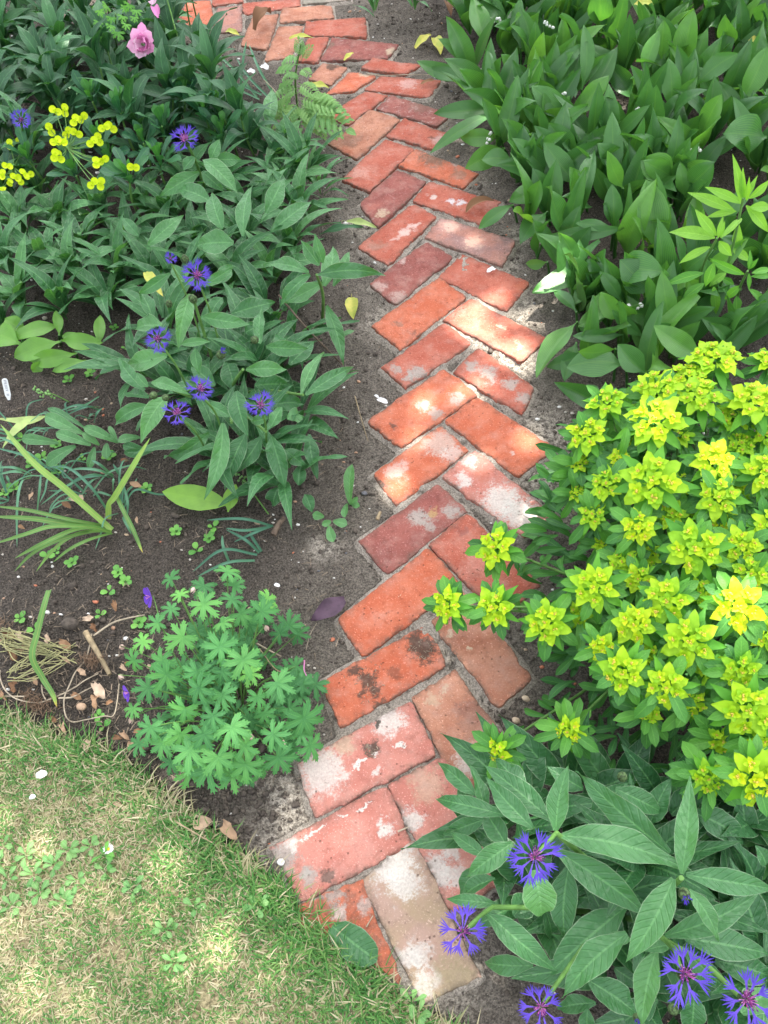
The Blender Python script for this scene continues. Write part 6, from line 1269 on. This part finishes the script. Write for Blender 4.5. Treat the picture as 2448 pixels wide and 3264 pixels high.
# plant label pushed into the soil, hand written in ink
a = at('Z3', 18, 528, .05); b = at('Z3', 36, 608, .012); d = b - a; L = np.linalg.norm(d); d = d / L; up = toward_cam(a, .9); s = nz(np.cross(d, up)); n3 = nz(np.cross(s, d)); n3 = n3 if n3[2] > 0 else -n3
wl = size('Z3', 24, a); g = Geo(); out = [(-.5, .12), (-.35, .03), (0, 0), (.35, .03), (.5, .12), (.5, .9), (.2, 1.18), (-.2, 1.18), (-.5, .9)]
top = [a + s * x * wl + d * y * L + n3 * .0006 for x, y in out]; bot = [q - n3 * .0012 for q in top]; n_ = len(out)
g.add(top + bot, [list(range(n_)), list(range(2 * n_ - 1, n_ - 1, -1))]); g.add(top + bot, [[k, (k + 1) % n_, (k + 1) % n_ + n_, k + n_] for k in range(n_)])
lbt = tag(g.build('plant_label', MT['white'], None, a, smooth=False), 'white plastic plant label with handwriting stuck in dark soil at the left edge', 'label')
GLY = {'P': [[(0, 0), (0, 1), (.6, 1), (.65, .6), (0, .5)]], 'E': [[(.6, 1), (0, 1), (0, 0), (.6, 0)], [(0, .5), (.5, .5)]], 'N': [[(0, 0), (0, 1), (.6, 0), (.6, 1)]], 'Y': [[(0, 1), (.3, .5), (.6, 1)], [(.3, .5), (.3, 0)]], 'M': [[(0, 0), (.1, 1), (.35, .3), (.6, 1), (.7, 0)]]}
g = Geo(); yy = .12
for ch in 'PENNY M':
    if ch == ' ': yy += .1; continue
    for st in GLY[ch]:
        P3 = [a + d * (yy + x * .12) * L + (-s if np.dot(np.cross(d, -s), n3) < 0 else s) * 0 + np.cross(n3, d) * ((yv - .5) * .42 * wl) + n3 * .0011 for x, yv in st]
        tube(g, P3, .00045, None, 4, 0)
    yy += .125
g.build('lettering', MT['ink'], lbt, a)


def lying(name, m, lb, cat, w, bx, by, tx, ty, wp, z=.006, prof='ovate', arch=.12, fold=.3, wave=.1, tint=.5, stalk=0.0, group=None, zt=None, nc=3):
    b, t_ = at(w, bx, by, z), at(w, tx, ty, z if zt is None else zt); g = Geo(); wd = size(w, wp, b)
    leaf(g, b, t_, wd, prof, arch=arch, fold=fold, wave=wave, up=nz(np.array([rnd(-.15, .15), -.25, 1])), tint=tint, nc=nc, nv=12)
    if stalk: d = nz(b - t_); tube(g, [b, b + d * stalk * .5 + [0, 0, .002], b + d * stalk - [0, 0, z * .5]], .0007, .0005, 4, .6)
    return tag(g.build(name, m, None, b), lb, cat, group)


lying('fallen_leaf', MT['yellowleaf'], 'yellow leaf with dark spots lying on soil left of the path', 'leaf', 'Z12', 1165, 965, 1180, 1155, 120, stalk=.018, wave=.05)
lying('fallen_leaf', MT['paleleaf'], 'half folded pale green leaf lying on soil against a dark red brick', 'leaf', 'Z12', 1120, 295, 1385, 350, 66, z=.012, stalk=.02, arch=.1, fold=.5)
lying('fallen_leaf', MT['corndark'], 'dark green twisted leaf lying on soil under the pale green one', 'leaf', 'Z12', 880, 410, 1275, 345, 70, z=.01, prof='lance', wave=.15, tint=.4)
lying('fallen_leaf', MT['purpleleaf'], 'dark purple leaf lying against the clean orange brick', 'leaf', 'Z5', 1490, 380, 1345, 470, 84, z=.01, stalk=.0, arch=.1)
g = Geo(); tube(g, curve([at('Z5', *q) for q in [(1368, 480, .006), (1340, 530, .006), (1322, 595, .004)]], 6), .0008, .0005, 4, .3); q0 = at('Z5', 1340, 530, .004); tag(g.build('leaf_stalk', MT['palestraw'], None, q0), 'thin pale stalk on soil below the dark purple leaf', 'stalk')
lying('fallen_leaf', MT['corn'], 'large green oval leaf lying between the lawn edge and the torn orange brick', 'leaf', 'W8', 330, 390, 625, 620, 215, z=.014, prof='round', arch=.06, fold=.12, tint=.35, nc=5)
for w, bx, by, tx, ty, wp, lb, m in [('W1', 700, 205, 825, 200, 30, 'yellow green leaf tip resting on top of the feathery weed', 'yellowleaf'), ('W1', 365, 165, 440, 190, 34, 'small yellow leaf beside the mauve brick end', 'yellowleaf'), ('W1', 90, 5, 150, 15, 30, 'yellow leaf at the top edge by the far left brick', 'yellowleaf'),
                               ('W1', 1365, 255, 1450, 185, 42, 'long yellow leaf lying on soil right of the far path', 'yellowleaf'), ('W1', 1470, 200, 1500, 290, 66, 'pale yellow pointed leaf on soil next to the lilies', 'yellowleaf'), ('W1', 990, 320, 1040, 280, 26, 'tiny curled yellow green leaf on the dark far brick', 'yellowleaf'), ('W1', 810, 455, 910, 465, 44, 'crumpled yellow leaf by the feathery weed on the path edge', 'yellowleaf'),
                               ('W1', 1395, 445, 1480, 425, 22, 'narrow brown leaf lying on the rubbed red brick corner', 'dry'), ('Z2', 1080, 20, 1165, 20, 40, 'buff fallen leaf caught among the lilies at the top edge', 'yellowleaf'), ('Z2', 1575, 180, 1630, 175, 34, 'orange yellow fallen leaf caught among the lilies at the right', 'yellowleaf'), ('Z3', 630, 70, 705, 175, 46, 'yellow strap of a dying leaf beside the middle cornflower', 'yellowleaf'), ('Z10', 0, 0, 0, 0, 0, '', '')]:
    if wp: lying('fallen_leaf', MT[m], lb, 'leaf', w, bx, by, tx, ty, wp, z=.2 if ('feathery weed' in lb and 'top' in lb) else (.14 if 'among' in lb or 'dying' in lb else .008), tint=.3)
g = Geo(); leaf(g, at('W1', 520, 160, .012), at('W1', 605, 75, .02), size('W1', 62, at('W1', 560, 120)), 'ovate', arch=.3, fold=1.0, wave=.15, up=(0, -.3, 1), tint=.12, nc=4, nv=12); q0 = at('W1', 560, 120, .0); tag(g.build('dead_leaf', MT['dry'], None, q0), 'large curled brown dead leaf lying on a far brown brick', 'leaf')
g = Geo(); ribbon(g, [at('W2', *q) for q in [(1005, 680, .006), (1050, 630, .016), (1130, 600, .018), (1200, 605, .008)]], .022, 'lance', 1.2, tint=.3, nc=3); q0 = at('W2', 1090, 640, 0); tag(g.build('dead_leaf', MT['dry'], None, q0), 'rolled ochre brown dead leaf lying on a red brick near the lilies', 'leaf')
g = Geo(); leaf(g, at('Z2', 270, 10, .03), at('Z2', 290, 70, .02), .03, 'ovate', arch=.2, fold=.8, tint=.1, nc=3); q0 = at('Z2', 280, 40, 0); tag(g.build('dead_leaf', MT['dry'], None, q0), 'reddish brown dead leaf at the top edge beside the lilies', 'leaf')
for lb, bx, by, tx, ty, wp, ti in [('pale round beech coloured leaf at the lawn edge beside loose soil', 845, 240, 915, 230, 60, .95), ('pointed pinkish brown leaf at the lawn edge below loose soil', 965, 235, 1025, 310, 50, .7), ('small pinkish petal like leaf lying in upper lawn', 490, 150, 525, 160, 26, .9)]:
    lying('dead_leaf', MT['dry'], lb, 'leaf', 'Z7', bx, by, tx, ty, wp, z=.012, tint=ti * .8, fold=.7, wave=.35)
for lb, x, y, r in [('large white petal lying high in the left lawn', 180, 32, 24), ('small white petal below the larger one in the left lawn', 140, 127, 14)]:
    c = at('Z7', x, y, .03); g = Geo(); R = size('Z7', r, c); leaf(g, c + [-R, 0, 0], c + [R, .2 * R, 0], 1.5 * R, 'round', arch=.15, fold=.2, wave=.1, tint=0); tag(g.build('petal', MT['daisy'], None, c), lb, 'petal')
for lb, w, bx, by, tx, ty, wp in [('white oval petal on soil left of the orange brick with mortar smears', 'W4', 212, 150, 282, 175, 34), ('tiny white petal just above the larger one by the path', 'W4', 196, 122, 222, 140, 18), ('white scrap of petal on soil beside the strap leaf near the twig', 'Z3', 1120, 180, 1145, 188, 16), ('pair of small pale green petals on the broken red brick', 'W3', 1145, 140, 1200, 115, 34), ('white flake on the bare soil above the cranesbill', 'Z5', 1185, 312, 1210, 320, 16), ('white paper scrap on far soil by the grassy blades', 'W1', 475, 378, 520, 385, 28), ('pale stone coloured petal on far soil by the grassy blades', 'W1', 550, 350, 590, 365, 36)]:
    lying('petal', MT['daisy'], lb, 'petal', w, bx, by, tx, ty, wp, z=.007, prof='round', tint=0, arch=.15)

DG = 'dry dead leaves littering the soil by the lawn edge'
for x, y, s_ in [(100, 420, 150), (220, 430, 120), (500, 450, 110), (690, 510, 150), (150, 950, 150), (1050, 1000, 200), (1030, 1120, 150), (930, 240, 120), (1220, 110, 100), (680, 1400, 110), (930, 1600, 130), (1380, 1600, 120), (1520, 1560, 120), (40, 1060, 100), (720, 690, 80), (150, 600, 160), (1000, 330, 100), (1160, 1130, 80), (560, 1300, 100), (820, 1060, 120), (1250, 1500, 100), (1310, 760, 90), (1450, 1430, 90), (380, 900, 90), (870, 800, 110), (250, 560, 120), (1340, 1480, 110)]:
    a_ = rnd(0, 6.28); dx, dy = math.cos(a_) * s_ * .5, math.sin(a_) * s_ * .5
    lying('dead_leaf', MT['dry'], 'dry grey brown dead leaf in the litter on soil between lawn and cranesbill', 'leaf', 'Z10', x - dx, y - dy, x + dx, y + dy, s_ * .55, z=rnd(.004, .012), tint=rnd(.1, .9), fold=rnd(.2, 1.1), wave=rnd(.15, .45), arch=rnd(0, .35), group=DG, zt=rnd(.003, .015))
for x, y, s_, ti in [(700, 1190, 120, .15), (760, 1130, 100, .8), (860, 1150, 130, .75), (1320, 720, 90, .1), (1430, 980, 130, .5), (230, 1430, 80, .3), (330, 1100, 90, .6), (1450, 1350, 70, .6)]:
    a_ = rnd(0, 6.28); dx, dy = math.cos(a_) * s_ * .5, math.sin(a_) * s_ * .5
    lying('dead_leaf', MT['dry'], 'dry brown dead leaf on dark soil among the strap leaves at the left', 'leaf', 'Z9', x - dx, y - dy, x + dx, y + dy, s_ * .5, z=rnd(.004, .01), tint=ti, fold=rnd(.1, .6), wave=.12, group='dry leaves among the strap leaves')
# uprooted straw and roots
p = at('Z10', 450, 850, 0); p[2] = soilz(p); t = thing('uprooted_plant', p, 'uprooted tangle of pale straw stems and fibrous roots on the soil above the lawn', 'plant debris')
g = Geo()
for l in [[(0, 780), (0, 870), (60, 1000), (180, 1090), (380, 1130), (480, 1110)], [(20, 1060), (120, 1060), (260, 1060), (300, 1040)], [(480, 1110), (650, 1040), (800, 960), (900, 890), (1040, 820)], [(970, 400), (950, 520), (900, 680), (800, 800), (740, 930), (680, 1080), (690, 1250), (760, 1330), (900, 1310), (1100, 1270), (1190, 1270), (1230, 1170), (1260, 930)], [(620, 1080), (760, 1070), (880, 1010), (1000, 950)], [(440, 940), (450, 1030), (480, 1090)]]:
    tube(g, curve([at('Z10', x, y, rnd(.004, .022)) for x, y in l], 7), .0016, .0011, 5, rnd(0, .6))
g.build('pale_stems', MT['palestraw'], t, p); g = Geo()
for k in range(46):
    x0, y0 = rnd(-60, 120), rnd(330, 560); x1, y1 = rnd(420, 820), rnd(480, 720)
    if k % 3 == 0: x0, y0 = rnd(60, 220), rnd(780, 900)
    tube(g, curve([at('Z10', x0, y0, rnd(.004, .03)), at('Z10', x0 * .65 + x1 * .35 + rnd(-110, 110), y0 * .6 + y1 * .4 + rnd(-70, 110), rnd(.01, .04)), at('Z10', x1, y1, rnd(.004, .02))], 7), .0011, .0008, 4, rnd(0, 1))
g.build('straw_stems', flat_mat('green_straw', (.42, .4, .19), .8, .35, 40, col2=(.3, .31, .15)), t, p); g = Geo()
for cx_, cy_, n_, s_ in [(380, 1150, 130, 150), (970, 680, 120, 110), (280, 1040, 40, 60), (60, 300, 30, 110)]:
    for k in range(n_):
        x, y = cx_ + rng.normal(0, s_ * .55), cy_ + rng.normal(0, s_ * .35); aa = rnd(0, 6.28); l = rnd(30, 110)
        tube(g, curve([at('Z10', x, y, rnd(.002, .02)), at('Z10', x + math.cos(aa) * l * .5 + rnd(-15, 15), y + math.sin(aa) * l * .5 + rnd(-15, 15), rnd(.004, .022)), at('Z10', x + math.cos(aa) * l, y + math.sin(aa) * l, rnd(.001, .012))], 4), .0006, .0004, 3, rnd(0, 1))
g.build('roots', flat_mat('fibrous_root', (.3, .2, .13), .9, .4, 60), t, p)
for lb, w, l, r, m in [('split grey stick lying slanted on the soil beside the cranesbill', 'Z10', [(905, 380, .012), (1040, 610, .012), (1160, 830, .008)], .0062, 'straw'), ('pale bent root with a dark end on soil left of the cranesbill flower', 'Z10', [(990, 420, .006), (1180, 290, .012), (1330, 240, .012), (1530, 200, .006)], .0022, 'palestraw'),
                 ('brown forked twig lying across the edge of the middle cornflower', 'Z3', [(1205, 170, .10), (1280, 260, .10), (1360, 350, .09), (1420, 410, .06), (1480, 470, .02)], .0026, 'twig'), ('thin straw coloured twig on soil left of the speckled path bricks', 'W4', [(65, 130, .004), (110, 290, .006), (152, 428, .004)], .0014, 'straw'),
                 ('thin pale root lying across the small far red brick', 'W1', [(1110, 390, .003), (1200, 400, .006), (1330, 395, .005), (1480, 395, .006)], .0016, 'palestraw'), ('pink stalk arching to the bright orange brick', 'Z5', [(1315, 640, .03), (1320, 700, .03), (1390, 770, .006)], .0013, 'pinkpetal'), ('wiry brown stem running from the cranesbill over soil', 'Z5', [(1120, 590, .05), (1210, 690, .03), (1315, 640, .03)], .0011, 'straw'),
                 ('pale dry stem lying under the cranesbill leaves towards the path', 'Z5', [(1040, 530, .04), (1130, 580, .03), (1215, 625, .008)], .0022, 'palestraw'), ('thin dark twig on soil beside the upper left bed', 'Z12', [(790, 50, .03), (830, 150, .02), (885, 285, .004)], .0012, 'twig'), ('curved lilac coloured twig on soil beside the upper left bed', 'Z12', [(890, 190, .008), (960, 230, .01), (995, 305, .004)], .0014, 'twig'),
                 ('short straw lying on the joint beside the buff brick', 'W8', [(555, 395, .003), (600, 320, .003)], .0012, 'palestraw'), ('short straw lying across the end of the long pink brick', 'W7', [(970, 520, .004), (1040, 490, .004)], .0018, 'palestraw'), ('tan bit of bark on soil beside the dark lichen brick', 'W5', [(420, 115, .004), (440, 65, .006)], .0045, 'straw'),
                 ('long yellow grass stalk lying on the lawn edge', 'Z7', [(765, 235, .03), (850, 285, .03), (940, 335, .02)], .0016, 'straw'), ('short woody stub lying above the cranesbill', 'Z5', [(1180, 100, .01), (1200, 60, .012), (1225, 25, .012)], .0075, 'twig')]:
    P3 = [at(w, *q) for q in l]; q0 = P3[len(P3) // 2].copy(); q0[2] = 0; g = Geo(); tube(g, curve(P3, 7) + rng.normal(size=(1, 3)) * 0, r, r * .7, 6, .2); tag(g.build('twig', MT[m], None, q0), lb, 'twig')
g = Geo(); litter_m = MT['straw']
for k in range(1300):                       # shreds of dry plant on the soil by the lawn and on the bricks
    if k < 330 or k > 420:
        x, y = rnd(-50, 1650), rnd(100, 1650); q = at('Z10', x, y, .003) if k < 480 else at('D', rnd(0, 760), rnd(720, 1700), .002)
        if gridval(PD, q[0], q[1]) < .01: continue
        if gridval(lawn_in, q[0], q[1]): continue
    else: q = at('W6', *((930 + rng.normal(0, 45), 140 + rng.normal(0, 45)) if k % 3 == 0 else (580 + rng.normal(0, 70), 400 + rng.normal(0, 90)) if k % 3 == 1 else (585 + rng.normal(0, 28), 810 + rng.normal(0, 24))), .003)
    aa = rnd(0, 6.28); l = rnd(.004, .02) if (k < 330 or k > 420) else rnd(.003, .007); d = np.array([math.cos(aa), math.sin(aa), rnd(-.1, .2)]) * l
    tube(g, [q, q + d * .5 + [0, 0, rnd(0, .002)], q + d], rnd(.0004, .0011), None, 4, rnd(.2, 1))
tag(g.build('plant_litter', flat_mat('litter', (.33, .26, .19), .9, .5, 60), None, (0, 0, 0)), 'fine shreds of dead plant matter on soil and bricks', 'litter', kind='stuff')
g = Geo(); c = at('Z10', 860, 1170, .008); blob(g, c, .010, (1, .75, .7), (0.2, .1, 1), .72, fine=True, rough=.06); tag(g.build('stone', MT['stone'], None, c), 'smooth ochre pebble among the roots above the lawn', 'stone')
g = Geo(); c = at('W7', 198, 720, .005); blob(g, c, .0065, (1, .9, .5), (.2, 0, 1), 0, fine=True, rough=.12); tag(g.build('stone', MT['stone'], None, c), 'white stone on the grassy end of the long pink brick', 'stone')
g = Geo(); c = at('Z10', 740, 290, .012); blob(g, c, .019, (1, .75, .55), (0.2, .1, 1), .5, fine=True, rough=.12); tag(g.build('stone', crumb_m, None, c), 'large dark lump of soil on the bed above the dead leaves', 'stone')
for w, x, y, lb in [('W6', 1490, 635, 'grey stone on crumbly soil right of the mauve brick'), ('W6', 1545, 615, 'second grey stone just right of the first beside the mauve brick'), ('W6', 1610, 470, 'upright grey flint beside the broken end of the brown brick')]:
    c = at(w, x, y, .006); g = Geo(); blob(g, c, .008, (1, .7, .7), (0.5, .1, 1), .65, fine=True, rough=.14); tag(g.build('stone', MT['stone'], None, c), lb, 'stone')
